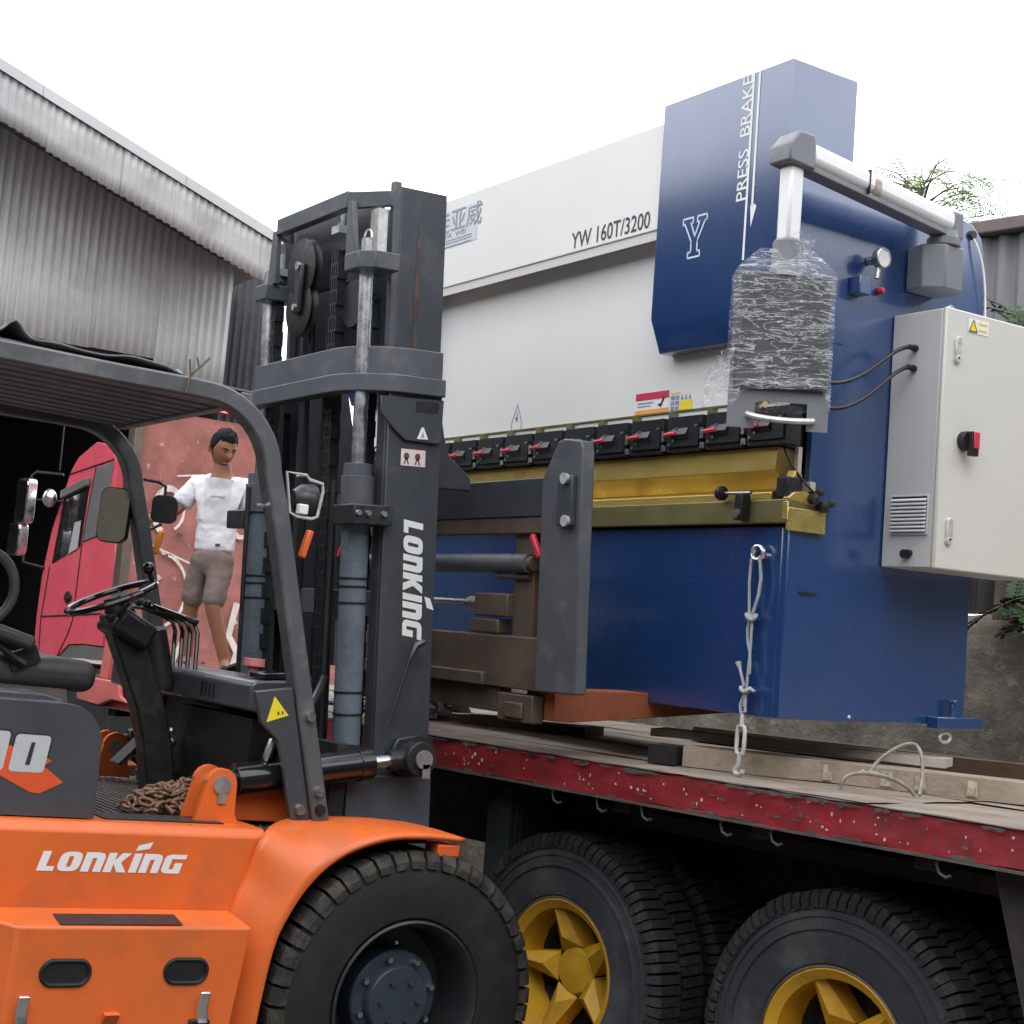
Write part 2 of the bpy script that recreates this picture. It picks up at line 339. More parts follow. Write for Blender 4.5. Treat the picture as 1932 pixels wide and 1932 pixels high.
fa, na = folds((1.6, 1.6, 9), (.30, .12, .1), 4.6, .026, .9); fb_, nb_ = folds((2.0, 2.0, 7), (-.80, .55, .3), 4.4, .020, 1.0)
mxx = N.new('ShaderNodeMath'); mxx.operation = 'MAXIMUM'; L.new(fa, mxx.inputs[0]); L.new(fb_, mxx.inputs[1])
mr = N.new('ShaderNodeMapRange'); mr.inputs[3].default_value = .07; mr.inputs[4].default_value = .50; L.new(mxx.outputs[0], mr.inputs[0]); L.new(mr.outputs[0], mx.inputs[0])
class nz: outputs = [na]
bn = N.new('ShaderNodeBump'); bn.inputs['Strength'].default_value = .9; bn.inputs['Distance'].default_value = .012; L.new(nz.outputs[0], bn.inputs['Height']); L.new(bn.outputs[0], pr.inputs['Normal'])
L.new(tr.outputs[0], mx.inputs[1]); L.new(pr.outputs[0], mx.inputs[2]); L.new(mx.outputs[0], o_.inputs[0])

wallout = pm('light_block_wall', (.05, .05, .05), .8, var=.2, vs=.7)  # dark coat of the added unseen blocks, keeps reflections dark

roofsheet = pm('blue_grey_roof_sheet', (.13, .15, .18), .55, var=.2, vs=5)
pinmetal = pm('worn_pin', (.33, .32, .30), .45, .5, var=.25, vs=25)

hookdark = pm('dark_hook_steel', (.10, .095, .09), .6, .3, var=.3, vs=20)
eyem = pm('eye_white', (.30, .27, .25), .4, var=.1)
# ------------------------------------------------------------------ setting
g = B().grid(lambda u, v: ((u-.5)*600, (v-.5)*600, 0), 12, 12)
structure(obj('ground', g, ground_m, smooth=0))

def ribs(y0, y1, zt, zb, amp=.014, pitch=.09, per=6, ax='x', at=0.0, sharp=True):
    """ribbed sheet from y0 to y1, top and bottom given by zt(y), zb(y); ribs run vertically"""
    b = B(); n = max(2, int((y1-y0)/pitch*per)); rows = 3
    for i in range(n+1):
        y = y0+(y1-y0)*i/n; ph = (y/pitch) % 1
        d = amp*(1 if ph < .28 else 0 if .45 < ph < .85 else .5) if sharp else amp*math.sin(2*math.pi*ph)
        for j in range(rows+1):
            z = zb(y)+(zt(y)-zb(y))*j/rows
            b.v.append(Vector((at+d, y, z) if ax == 'x' else (y, at-d, z)))
    for i in range(n):
        for j in range(rows):
            a = i*(rows+1)+j; b.f.append((a, a+rows+1, a+rows+2, a+1))
    return b
def thick(o, t=.002, off=0):
    md = o.modifiers.new('thickness', 'SOLIDIFY'); md.thickness = t; md.offset = off; return o

# shed with a gable end of zinc sheet over a dark open bay
shed = thing('metal_shed', 'grey corrugated metal shed with sloping roof edge and dark open bay', 'shed', Matrix.Translation((-17, 3, 0)))
top = lambda y: 8.306-.34*abs(y-1.0)
YE, YR = 7.60, -5.6
y = YR; k = 0
while y < YE-.05:
    y2 = min(y+.84, YE); dz = random.uniform(-.015, .015); dx = random.uniform(0, .012)
    thick(obj('fascia_sheet', ribs(y, y2+.02, lambda q: top(q)-.10, lambda q: top(y)-.635+dz-.34*(math.floor((q-y)/.085)*.085), amp=.014, pitch=.085, per=6, at=-16+dx), zinc, shed, WF, smooth=25)); y = y2
fl = B()
for a, b_ in ((YR, .995), (1.0, 4.37), (4.375, 6.03), (6.035, YE+.02)):
    f1 = B().add([(-15.955, a, top(a)), (-15.955, b_, top(b_)), (-15.955, b_, top(b_)-.115), (-15.955, a, top(a)-.115), (-16.35, a, top(a)+.02), (-16.35, b_, top(b_)+.02)], [(0,1,2,3),(4,5,1,0)])
    thick(obj('verge_flashing', f1, zincf, shed, WF, smooth=0), .006)
rf = B().add([(-16.02, YR, top(YR)-.03), (-16.02, 1, top(1)-.03), (-16.02, YE, top(YE)-.03), (-40, YE+.5, top(YE+.5)-.03), (-40, 1, top(1)-.03), (-40, YR, top(YR)-.03)], [(0,1,4,5),(1,2,3,4)])
thick(obj('roof', rf, zincw, shed, WF, smooth=0), .04)
y = YR
while y < 7.25:
    y2 = min(y+.80, 7.30); zb0 = 4.72+random.uniform(-.05, .04)
    if y > 6.3: zb0 = 4.58
    thick(obj('wall_sheet', ribs(y, y2+.015, lambda q: top(q)-.12, lambda q: zb0, amp=.022, pitch=.105, per=6, at=-17.4+random.uniform(0, .01)), zincw, shed, WF, smooth=25)); y = y2
# bent corner of a broken sheet, return wall and set-back wall
obj('torn_sheet', B().grid(lambda u, v: (-17.32+.16*v*v, 6.25+.5*u+.08*v, 4.62-.30*v*(1-.6*u)+.05*math.sin(9*u)), 8, 6), zincw, shed, WF)
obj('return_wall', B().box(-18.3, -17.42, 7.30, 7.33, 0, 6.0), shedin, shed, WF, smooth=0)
thick(obj('set_back_wall', ribs(7.33, 8.30, lambda q: 6.45, lambda q: 0, amp=.022, pitch=.105, at=-18.3), shedin, shed, WF, smooth=25))  # near-black colour stands in for shade that the roof does not cast here
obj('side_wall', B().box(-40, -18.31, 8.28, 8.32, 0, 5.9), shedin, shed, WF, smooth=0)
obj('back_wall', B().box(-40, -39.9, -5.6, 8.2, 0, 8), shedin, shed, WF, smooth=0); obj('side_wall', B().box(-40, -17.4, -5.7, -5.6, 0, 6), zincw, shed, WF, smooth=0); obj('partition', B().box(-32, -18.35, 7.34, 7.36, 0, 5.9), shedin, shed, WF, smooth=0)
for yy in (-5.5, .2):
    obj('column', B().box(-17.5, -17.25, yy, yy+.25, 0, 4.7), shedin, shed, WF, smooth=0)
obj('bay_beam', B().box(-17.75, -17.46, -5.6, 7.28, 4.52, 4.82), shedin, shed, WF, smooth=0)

# pink painted wall with spray scribbles, beside the bay
pw = thing('pink_wall', 'faded pink painted wall with white spray scribbles behind the standing man', 'wall', Matrix.Translation((-13, 5, 0)))
def pkf(u, v):
    y, z = 4.76+5.2*u, 3.54*v
    return (-13+.018*noise.noise(Vector((y*2.2, z*2.2, 3)))+.008*noise.noise(Vector((y*9, z*9, 1))), y, z)
obj('plaster_face', B().grid(pkf, 60, 44), pinkw, pw, WF); obj('wall_core', B().box(-13.2, -13.03, 4.76, 9.9, 0, 3.53), pinkw, pw, WF)
obj('end_post', B().box(-13.10, -12.93, 4.67, 4.755, 0, 3.6), rustb, pw, WF, bevel=.01)
obj('red_capping', B().grid(lambda u, v: (-13.06+.12*v, 4.75+5.2*u, 3.56+.06*math.sin(math.pi*v)+.05*(1+math.sin(7*u+1))*.5), 40, 5), cabred, pw, WF)
def stroke(pts, w, name='spray_stroke'):
    b = B(); pts = [Vector((0, p[0]+.06, p[1])) for p in pts]; n = len(pts)
    for i, p in enumerate(pts):
        d = (pts[min(i+1, n-1)]-pts[max(i-1, 0)]).normalized(); q = Vector((0, -d.z, d.y)); ww = .85*w*(.75+.35*noise.noise(Vector((i*.7, w*40, 0))))
        for sg in (-1, 1):
            c = p+q*sg*ww; b.v.append(Vector((-12.965, c.y, c.z)))
    b.f = [(2*i, 2*i+1, 2*i+3, 2*i+2) for i in range(n-1)]
    obj(name, b, spray, pw, WF, smooth=0)
arc = lambda cy, cz, ry, rz_, a0, a1, n=18: [(cy+ry*math.cos(rad(a0+(a1-a0)*i/n)), cz+rz_*math.sin(rad(a0+(a1-a0)*i/n))) for i in range(n+1)]
stroke(arc(5.00, 2.66, .13, .20, 20, 250), .045); stroke(arc(5.00, 2.66, .15, .18, -60, 20), .02)
stroke([(4.93, 2.1), (4.95, 1.7), (4.95, 1.62)], .024); stroke(arc(4.98, 1.95, .27, .33, -95, 75), .022)
stroke([(4.78, 1.5), (4.8, 1.2), (4.79, .6)], .04); stroke([(4.95, 1.62), (5.08, 1.3), (4.84, 1.12), (5.1, 1.02), (4.98, .7)], .017)
stroke(arc(5.72, 2.62, .1, .12, 90, 300), .04); stroke([(5.75, 1.9), (5.70, 1.6), (5.80, 1.45), (5.74, 1.2)], .05)
stroke(arc(5.45, 2.5, .16, .2, 100, 330), .018); stroke([(4.85, 2.35), (5.3, 2.2), (5.6, 2.3)], .014); stroke(arc(5.35, .95, .2, .22, 60, 300), .02); stroke([(5.6, 1.1), (5.45, .8), (5.7, .6)], .022)
for k in range(26):
    cy_, cz_ = random.uniform(4.85, 6.3), random.uniform(.7, 3.4); rs_ = random.uniform(.012, .045)
    obj('peeled_patch', B().add([(-12.966, cy_+rs_*1.6*math.cos(a)*random.uniform(.4,1), cz_+rs_*math.sin(a)*random.uniform(.3,1)) for a in [q*.5236 for q in range(12)]], [tuple(range(12))]), random.choice([woodp, woodd, concrete, primer]), pw, WF, smooth=0)
stroke([(5.05, 2.98), (5.3, 3.02), (5.36, 3.0)], .012); stroke([(5.25, 1.5), (5.15, 1.2), (5.22, .9)], .03)

# boundary wall with sheet fence above, behind the press
cw = thing('boundary_wall', 'stained concrete boundary wall behind the press and truck', 'wall', TF @ Matrix.Translation((0, 3.5, 0)))
def cwf(u, v):
    x, z = -5+11*u, 2.12*v
    return (x, 3.40+.03*noise.noise(Vector((x*2, z*3, 0)))+.012*noise.noise(Vector((x*9, z*9, 5))), z+(.03*noise.noise(Vector((x*3, 0, 9))) if v == 1 else 0))
thick(obj('wall_face', B().grid(cwf, 110, 26), concrete, cw, TF), .2, 1)
fence = thing('sheet_fence', 'grey ribbed sheet fence standing on the concrete wall', 'fence', TF @ Matrix.Translation((0, 3.6, 2.12)))
for i in range(12):
    x = -4.6+.8*i
    thick(obj('fence_sheet', ribs(x, x+.815, lambda q: 4.36, lambda q: 2.14, amp=.03, pitch=.13, per=8, ax='y', at=3.62+random.uniform(-.006, .006)), fencem, fence, TF, smooth=25))
obj('top_rail', B().box(-4.7, 5.1, 3.54, 3.66, 4.34, 4.42), fencetop, fence, TF, bevel=.01)
for i in range(6): obj('post', B().box(-4.5+1.8*i, -4.42+1.8*i, 3.67, 3.75, 2.0, 4.36), fencetop, fence, TF)

# plants
def leaf_mesh(name, m, L=.05, W=.018):
    me = B().add([(0,0,0),(W,L*.4,.004),(0,L,-.004),(-W,L*.4,.004)], [(0,1,2,3)]).mesh(name, smooth=0); me.materials.append(m); return me
def frond(b, o, d, length, n, lw, ll, droop=.5):
    """a feathery leaf: rachis with paired leaflets"""
    d = Vector(d).normalized(); side = d.cross(Vector((0,0,1))).normalized(); p = Vector(o); st = length/n; pts = [p.copy()]
    for i in range(n):
        d = (d+Vector((0,0,-droop/n))).normalized(); p = p+d*st; pts.append(p.copy())
        l2 = ll*(1-.5*abs(i/n-.4))
        for sg in (-1, 1):
            q = (side*sg+d*.45+Vector((0,0,random.uniform(-.25,.15)))).normalized(); nrm = d
            a, c = p, p+q*l2; w = d*lw
            b.add([a, (a+c)/2+w, c, (a+c)/2-w], [(0,1,2,3)])
    return pts
tree = thing('slender_tree', 'thin feathery-leaved tree behind the grey fence, against white sky', 'tree', TF @ Matrix.Translation((-1.9, 5.2, 0)))
tb = B(); tb.tube([(-1.9,5.2,0),(-1.85,5.15,1.5),(-1.95,5.2,3),(-1.8,5.1,4.3),(-1.85,5.0,5.0)], [.06,.05,.035,.018,.006], 10)
cb = B(); rr = random.Random(4)
for i in range(60):
    h = rr.uniform(4.35, 5.3); a = rr.uniform(0, 6.28); o = Vector((-1.85, 5.05, h)); ln = rr.uniform(.25, .65)
    e = o+Vector((math.cos(a)*ln, math.sin(a)*ln*.7, rr.uniform(.0, .25)))
    if h > 4.2: tb.tube([o, (o+e)/2+Vector((0,0,.05)), e], [.007, .005, .003], 5)
    for j in range(5):
        t_ = rr.uniform(.4, 1); q = o.lerp(e, t_); dr = Vector((math.cos(a)+rr.uniform(-.9,.9), math.sin(a)+rr.uniform(-.9,.9), rr.uniform(-.1,.6)))
        frond(cb, q, dr, rr.uniform(.16, .34), 12, .007, rr.uniform(.04, .065), .8)
obj('trunk', tb, bark, tree, TF); obj('crown', cb, leafm, tree, TF, smooth=0, recalc=False)
for k, (x, y_, z, s, n, lab, mm) in enumerate([(-.08, 3.2, 3.35, .75, 30, 'feathery green plant growing against the grey fence beside the press', leafd), (.25, 3.15, 2.12, .5, 22, 'dark leafy creeper hanging over the top of the concrete wall', leafd), (1.1, 3.2, 2.12, .5, 18, 'low leafy weed on the wall top at the right edge', leafd)]):
    pl = thing('wall_plant', lab, 'plant', TF @ Matrix.Translation((x, y_, 2.12)), 'plants on the boundary wall'); b = B(); st = B(); r2 = random.Random(k+3)
    for i in range(n):
        a = r2.uniform(0, 6.28); up = r2.uniform(-.1, 1) if k else r2.uniform(.2, 1.2)
        o = Vector((x+r2.uniform(-.25,.25)*(1 if k else .6), y_+r2.uniform(-.08,.12), (z if not k else 2.10)+r2.uniform(-.1, .35)*s*(1.6 if not k else .7)))
        pts = frond(b, o, (math.cos(a), math.sin(a)*.5-.2, up), s*r2.uniform(.4, .75), 12, .012 if not k else .02, (.075 if not k else .08)*r2.uniform(.7, 1.2), .9)
        st.tube([(x+r2.uniform(-.05,.05), y_+.1, 2.1), ((x+o.x)/2, y_+.06, (2.1+o.z)/2), o], .006, 5); st.tube(pts[::4], .004, 4)
    obj('stem', st, bark, pl, TF); obj('foliage', b, mm, pl, TF, smooth=0, recalc=False)

# unseen building blocks added beside and behind the camera to cut low sky light
for nm_, bx_, lab_ in (('unseen_light_block', (7.5, 16, -9, 22, 0, 7.4), 'long unseen grey block added facing the press end to shade it and darken its reflections'), ('unseen_light_block', (-34, 16, -16, -8.5, 0, 6.4), 'low unseen grey block added behind the forklift to cut low sky light')):
    wkb = thing(nm_, lab_, 'light blocker', Matrix.Translation(((bx_[0]+bx_[1])/2, (bx_[2]+bx_[3])/2, 0)), 'unseen light blockers around the yard')
    obj('wall', B().box(*bx_), wallout, wkb, WF)
    obj('roof', B().box(bx_[0]-.4, bx_[1]+.4, bx_[2]-.4, bx_[3]+.4, bx_[5], bx_[5]+.15), zincw, wkb, WF)
# ------------------------------------------------------------------ press brake (frame P: x to its near end, y into its depth)
press = thing('press_brake', 'blue and white press brake machine lifted on the forks above the flatbed', 'machine', PF)
def P(name, b, m, par=None, **k): return obj(name, b, m, par or press, PF, **k)
LEN = 3.22
side = [(0,0),(0,.676),(.085,.70),(.085,1.30),(.0,1.335),(0,1.945),(.80,1.945),(.885,1.93),(.94,1.885),(.962,1.82),(.972,1.6),(.972,0)]
sp = P('side_plate', B().prism(side, 'x', -.034, -.004), pblue, bevel=.004)
P('side_plate', B().prism(side, 'x', -LEN+.004, -LEN+.034), pblue, bevel=.004)
P('bed', B().box(-LEN+.0345, -.0345, .0, .10, 0, .672), pblue, bevel=.004)
P('rear_frame', B().box(-LEN+.035, -.036, .30, .93, .12, 1.88), pblue)
P('base_bar', B().box(-LEN+.03, .006, -.032, .155, .680, .764), goldd, bevel=.004)
P('base_bar_end', B().box(.0065, .016, -.03, .156, .655, .735).box(-.012,.016,-.034,-.030,.69,.755), gold2, bevel=.002)
P('die', B().prism([(-.012,.765),(-.012,.792),(.0,.800),(.03,.800),(.04,.785),(.05,.800),(.075,.800),(.085,.765)], 'x', -LEN+.1, -.09), gold, bevel=.002)
P('punch', B().prism([(.036,.806),(.046,.806),(.085,.862),(.085,.955),(-.012,.955),(-.016,.870),(.008,.852)], 'x', -LEN+.08, -.075), gold, bevel=.002)
P('ram', B().box(-LEN+.06, -.05, .004, .06, 1.127, 1.86), pwhite, bevel=.003)
P('ram_rail', B().box(-LEN+.06, -.06, -.012, .02, 1.120, 1.1265), goldd)
P('ram_lip', B().box(-LEN+.06, -.06, -.006, .02, 1.094, 1.1185), pwhite)
P('ram_core', B().box(-LEN+.07, -.06, .022, .10, .957, 1.119), clampblk)
up = P('upper_cover', B().box(-LEN+.3, -.3, -.09, .28, 1.838, 2.266), pwhite, bevel=.004)
P('cover_lip', B().prism([(-.084,1.8375),(-.084,1.800),(-.078,1.800),(-.078,1.83),(.0035,1.83),(.0035,1.8375)], 'x', -LEN+.3, -.3), cabgrey)
for i in range(15):
    x = -.82-.118*i
    P('slot_daylight', B().box(x-.034, x+.02, -.06, -.03, 1.8285, 1.8297), inkw, up)  # white bar painted as daylight passing through a slot in the cover
tp = [(-.115,1.472),(-.062,1.345),(.21,1.345),(.21,2.322),(-.115,2.322)]
tw = P('cylinder_cover', B().prism(tp, 'x', -.706, -.0005), pblue, bevel=.004)
P('cylinder_cover', B().prism(tp, 'x', -LEN+.0005, -LEN+.706), pblue, bevel=.004)
# print on the covers
decal('lettering', text_b('PRESS', .052, 1.05, .006), inkw, tw, PF, (-.205, -.115, 1.845), (0,0,1), (-1,0,0))
decal('lettering', text_b('BRAKE', .052, 1.05, .006), inkw, tw, PF, (-.205, -.115, 2.085), (0,0,1), (-1,0,0))
decal('stripe', rect(.695, .011), inkw, tw, PF, (-.194, -.115, 1.626), (0,0,1), (-1,0,0))
decal('stripe', rect(.50, .011), inkw, tw, PF, (-.163, -.115, 1.820), (0,0,1), (-1,0,0))
decal('arrow', B().add([(0,0,0),(-.002,.020,0),(-.085,.012,0),(-.010,-.012,0)], [(0,3,2,1)]), inkw, tw, PF, (-.158, -.115, 1.826), (0,0,1), (-1,0,0))
Yo = [(0,1),(.42,1),(.42,.86),(.34,.86),(.52,.52),(.70,.86),(.60,.86),(.60,1),(1,1),(1,.86),(.92,.86),(.64,.40),(.64,.14),(.76,.14),(.76,0),(.26,0),(.26,.14),(.38,.14),(.38,.40),(.08,.86),(0,.86)]
def outline(pts, w, k=1):
    b = B(); n = len(pts); P_ = [Vector((p[0], p[1], 0)) for p in pts]
    for i in range(n):
        a, c = P_[i], P_[(i+1) % n]; d = (c-a).normalized(); q = Vector((-d.y, d.x, 0))*w
        b.add([a-q-d*w, c-q+d*w, c+q+d*w, a+q-d*w], [(0,1,2,3)])
    return b
yb = outline([(p[0]*.135, p[1]*.155) for p in Yo], .0035)
decal('emblem', yb, inkb, tw, PF, (-.545, -.115, 1.682), (1,0,0), (0,0,1))
decal('lettering', text_b('YW 160T/3200', .068, .85, .008), inkk, up, PF, (-1.30, -.09, 1.856), (1,0,0), (0,0,1))
lp = decal('maker_plate', rect(.62, .178), plate_s, up, PF, (-2.68, -.09, 2.03), (1,0,0), (0,0,1))
decal('lettering', text_b('佳亚威', .085, 1.15), inkg, up, PF, (-2.44, -.09, 2.112), (1,0,0), (0,0,1), .003)
decal('lettering', text_b('JIA  YA  WEI', .024, 1.55), inkg, up, PF, (-2.44, -.09, 2.077), (1,0,0), (0,0,1), .003)
for z in (2.062, 2.049, 2.032): decal('stripe', rect(.55, .004), inkg, up, PF, (-2.65, -.09, z), (1,0,0), (0,0,1), .003)
# warning stickers on the ram
ram = bpy.data.objects['ram']
st = decal('sticker', rect(.205, .085), inkw, ram, PF, (-.912, .004, 1.130), (1,0,0), (0,0,1))
decal('stripe', rect(.205, .028), inkr, ram, PF, (-.912, .004, 1.187), (1,0,0), (0,0,1), .003)
decal('stripe', rect(.205, .017), inko, ram, PF, (-.912, .004, 1.130), (1,0,0), (0,0,1), .003)
decal('print_line', rect(.10, .005), inkg, ram, PF, (-.90, .004, 1.172), (1,0,0), (0,0,1), .003)
decal('print_line', rect(.085, .004), inkg, ram, PF, (-.90, .004, 1.160), (1,0,0), (0,0,1), .003)
decal('pictogram', B().add([(0,0,0),(.022,-.012,0),(.045,.028,0),(.03,.028,0),(.022,.005,0)], [(0,1,2,3,4)]), inkk, ram, PF, (-.775, .004, 1.163), (1,0,0), (0,0,1), .003)
for i in range(2):
    for j in range(3): decal('pictogram', rect(.022, .016), inkblue if (i+j) % 2 == 0 else inkg, ram, PF, (-.695+.027*i, .004, 1.132+.021*j), (1,0,0), (0,0,1))
decal('stripe', rect(.055, .006), inky, ram, PF, (-.695, .004, 1.197), (1,0,0), (0,0,1))
decal('sticker', rect(.072, .036), inky, ram, PF, (-.64, .004, 1.131), (1,0,0), (0,0,1))
for i in range(3): decal('pictogram', B().add([(0,0,0),(.016,0,0),(.008,.022,0)], [(0,1,2)]), inkg, ram, PF, (-.637+.023*i, .004, 1.172), (1,0,0), (0,0,1))
tri = [(0,0),(.078,0),(.078,.035),(.039,.115),(0,.035)]
decal('ground_mark', outline(tri, .0022), inkblue, ram, PF, (-1.795, .004, 1.128), (1,0,0), (0,0,1))
gm = B()
for a, b_, c, d in ((.037,.055,.041,.08),(.026,.052,.052,.056),(.030,.045,.048,.048),(.034,.038,.044,.041)): gm.add([(a,b_,0),(c,b_,0),(c,d,0),(a,d,0)], [(0,1,2,3)])
decal('ground_mark', gm, inkk, ram, PF, (-1.795, .004, 1.128), (1,0,0), (0,0,1))
# clamps along the ram, each with its lever
cl = B().box(-.098, .098, -.052, .02, .958, 1.092).box(-.09, .09, -.062, -.052, .975, 1.06).prism([(-.062,1.0),(-.075,1.02),(-.062,1.045)], 'x', -.06, .03)
clm = cl.mesh('clamp'); lev = B().tube([(-.03,-.082,1.020),(.0,-.086,1.021),(.04,-.084,1.023)], [.006,.0085,.007], 8).mesh('lever'); lev.materials.append(redplastic)
tie = B().prism([(-.016,1.116),(.016,1.116),(.012,1.062),(-.012,1.062)], 'y', -.03, -.006).mesh('wedge'); tie.materials.append(goldd)
bol = B().box(-.009,.009,-.066,-.052,1.0,1.04).box(-.012,.012,-.06,-.05,.963,.985).mesh('clamp_bolt'); bol.materials.append(steel)
bol2 = B()
for q in ((-.07,1.035),(-.05,1.0),(-.075,.985),(-.035,1.045),(.075,1.05)): bol2.cyl((q[0],-.066,q[1]), (q[0],-.055,q[1]), .0055, n=8)
bol2 = bol2.mesh('clamp_screws'); bol2.materials.append(steel)
for i in range(-1, 13):
    x = -.315-.2225*i
    c = inst('clamp', clm, clampblk, press, Matrix.Translation((x, 0, 0))); ROOTW[c] = PF
    for nm, me, dx in (('lever', lev, -.055), ('wedge', tie, -.111), ('clamp_bolt', bol, -.111), ('screw_set', bol2, 0)):
        o = link(nm, me, None, c); o.matrix_local = Matrix.Translation((dx, 0, 0))
        if nm == 'screw_set': o['kind'] = 'stuff'
# back gauge stop, hand wheels, end fittings
sb = P('stop_arm', B().prism([(-.215,.690),(-.175,.690),(-.172,.782),(-.212,.786)], 'y', -.075, -.034), clampblk, bevel=.003)
P('stop_screw', B().cyl((-.30,-.055,.790), (-.15,-.055,.787), .006, n=8).cyl((-.195,-.082,.712), (-.195,-.075,.712), .016, n=14), steel, sb)
P('hand_knob', B().lathe([(.001,-.016),(.022,-.016),(.027,-.006),(.027,.008),(.014,.018),(.001,.018)], (-.305,-.055,.790), 'x', 14), black)
P('end_block', B().box(-.062, -.002, -.02, .05, .772, .845), clampblk, bevel=.004)
P('end_bracket', B().prism([(-.03,.766),(.10,.75),(.12,.775),(.06,.80),(.0,.79)], 'x', -.02, .008).prism([(.0,.80),(.05,.81),(.055,.86),(.02,.872)], 'x', -.05, -.01), gold, bevel=.003)
P('end_bracket', B().box(-.04, .012, .075, .10, .80, .835).box(-.03,-.012,.03,.05,.86,.955), woodp, bevel=.002)
ek = B()
for c, r in (((.02,.085,.775),.02),((.025,.13,.752),.022),((.02,.11,.80),.014),((.025,.165,.765),.014)): ek.lathe([(.001,-.012),(r,-.012),(r,.012),(.001,.016)], c, 'x', 12)
P('hand_knob', ek, black)
P('cable', B().tube(bez((-.05,-.01,.965), (-.03,-.01,.90), (.01,.05,.82), (.02,.10,.79)), .004, 6), black)
# gauge, valve block and lamp on the near side plate
gb = P('valve_block', B().box(0, .05, .225, .285, 1.535, 1.60), pblue, bevel=.003)
P('pressure_gauge', B().lathe([(.001,.0),(.036,.0),(.038,.004),(.038,.028),(.033,.030),(.032,.026),(.001,.026)], (.045,.318,1.675), 'x', 20), steel, gb)
P('gauge_face', B().lathe([(.001,.0),(.031,.0)], (.0725,.318,1.675), 'x', 20), inkw, gb)
P('gauge_stem', B().cyl((.055,.305,1.60), (.055,.312,1.645), .009, n=10).cyl((.0,.318,1.675), (.045,.318,1.675), .016, n=10), steel, gb)
P('lamp', B().lathe([(.001,.024),(.010,.022),(.014,.012),(.014,0)], (.0,.379,1.575), 'x', 12), redplastic)
P('cable_gland', B().lathe([(.001,.014),(.016,.014),(.020,0)], (-.004,.878,1.888), 'x', 12), black)
P('cable', B().tube(bez((.008,.878,1.872), (.03,.92,1.80), (.02,.955,1.70), (.01,.965,1.50)), .0045, 8), inkw)
P('slot_cut', B().box(-.0038, .0005, .062, .146, .437, .447), clampblk)
P('foot_lug', B().box(-.003, .05, .762, 1.02, -.012, .032).cyl((.025,.87,.03), (.025,.87,.085), .011, n=8).cyl((.025,.87,.083), (.025,.87,.096), .022, n=6), pblue, bevel=.003)
P('lug_ring', B().tube([(.03,.83+.03*math.cos(a),-.045+.018*math.sin(a)) for a in [k*.5236 for k in range(12)]], .006, 6, True), galv)
P('screw', B().ball((-.002,.345,.016), .007, 8, 6), galv)
# control cabinet
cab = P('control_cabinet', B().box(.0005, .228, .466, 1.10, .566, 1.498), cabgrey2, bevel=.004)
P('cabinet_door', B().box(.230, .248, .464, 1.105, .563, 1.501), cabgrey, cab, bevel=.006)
vt = P('vent_frame', B().box(.04, .212, .458, .4655, .682, .826), cabgrey2, cab, bevel=.002)
for i in range(9):
    z = .697+.0138*i
    P('louvre', B().obox((.126, .4535, z), (.158, .012, .005), Matrix.Rotation(rad(35), 3, 'X')), alu, cab)
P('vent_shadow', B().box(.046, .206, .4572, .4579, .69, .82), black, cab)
P('cable_outlet', B().cyl((.123,.466,.613), (.123,.44,.613), .016, n=10).cyl((.135,.466,.617), (.135,.446,.617), .012, n=10), black, cab)
for x, z in ((.114,1.363),(.112,1.289)):
    P('cable_gland', B().cyl((x,.466,z), (x,.448,z), .012, n=10).cyl((x,.448,z), (x-.004,.43,z+.001), .010, n=10), black, cab)
P('cable', B().tube(bez((.113,.45,1.363), (.10,.33,1.375), (.06,.22,1.10), (.10,-.10,1.20), 24), .0075, 8), hosew)
P('cable', B().tube(bez((.111,.45,1.289), (.10,.34,1.30), (.06,.22,.985), (.10,-.12,1.125), 24), .0075, 8), hosew)
for z in (1.352, .700): P('hinge', B().lathe([(.001,.012),(.014,.012),(.016,0)], (.248,.528,z+.034), 'x', 12).lathe([(.001,.012),(.014,.012),(.016,0)], (.248,.526,z-.034), 'x', 12).box(.248,.259,.512,.542,z-.034,z+.034), galv, cab, bevel=.002)
for z in (1.322, .670): P('hinge_screw', B().cyl((.2595,.527,z), (.2605,.527,z), .005, n=8), black, cab)
sw = P('isolator_switch', B().cyl((.248,.585,1.03), (.275,.585,1.03), .035, n=18).box(.275,.298,.575,.612,.975,1.062), black, cab, bevel=.004)
P('switch_handle', B().box(.2985, .304, .579, .609, 1.0, 1.06), redplastic, cab, bevel=.003)
P('lifting_eye', B().tube([(.15,.60+.016*math.cos(a),1.518+.02*math.sin(a)) for a in [k*.5236 for k in range(12)]], .006, 6, True), steel, cab)
ws = decal('sticker', rect(.112, .052), inkw, cab, PF, (.248, .580, 1.428), (0,1,0), (0,0,1))
decal('warning_triangle', B().add([(0,0,0),(.042,0,0),(.021,.042,0)], [(0,1,2)]), inky, cab, PF, (.248, .586, 1.433), (0,1,0), (0,0,1), .003)
decal('warning_triangle', outline([(.0,.0),(.042,.0),(.021,.042)], .0016), inkk, cab, PF, (.248, .586, 1.433), (0,1,0), (0,0,1), .004)
for z in (1.440, 1.463): decal('print_line', rect(.048, .008), inky, cab, PF, (.248, .636, z), (0,1,0), (0,0,1), .003)
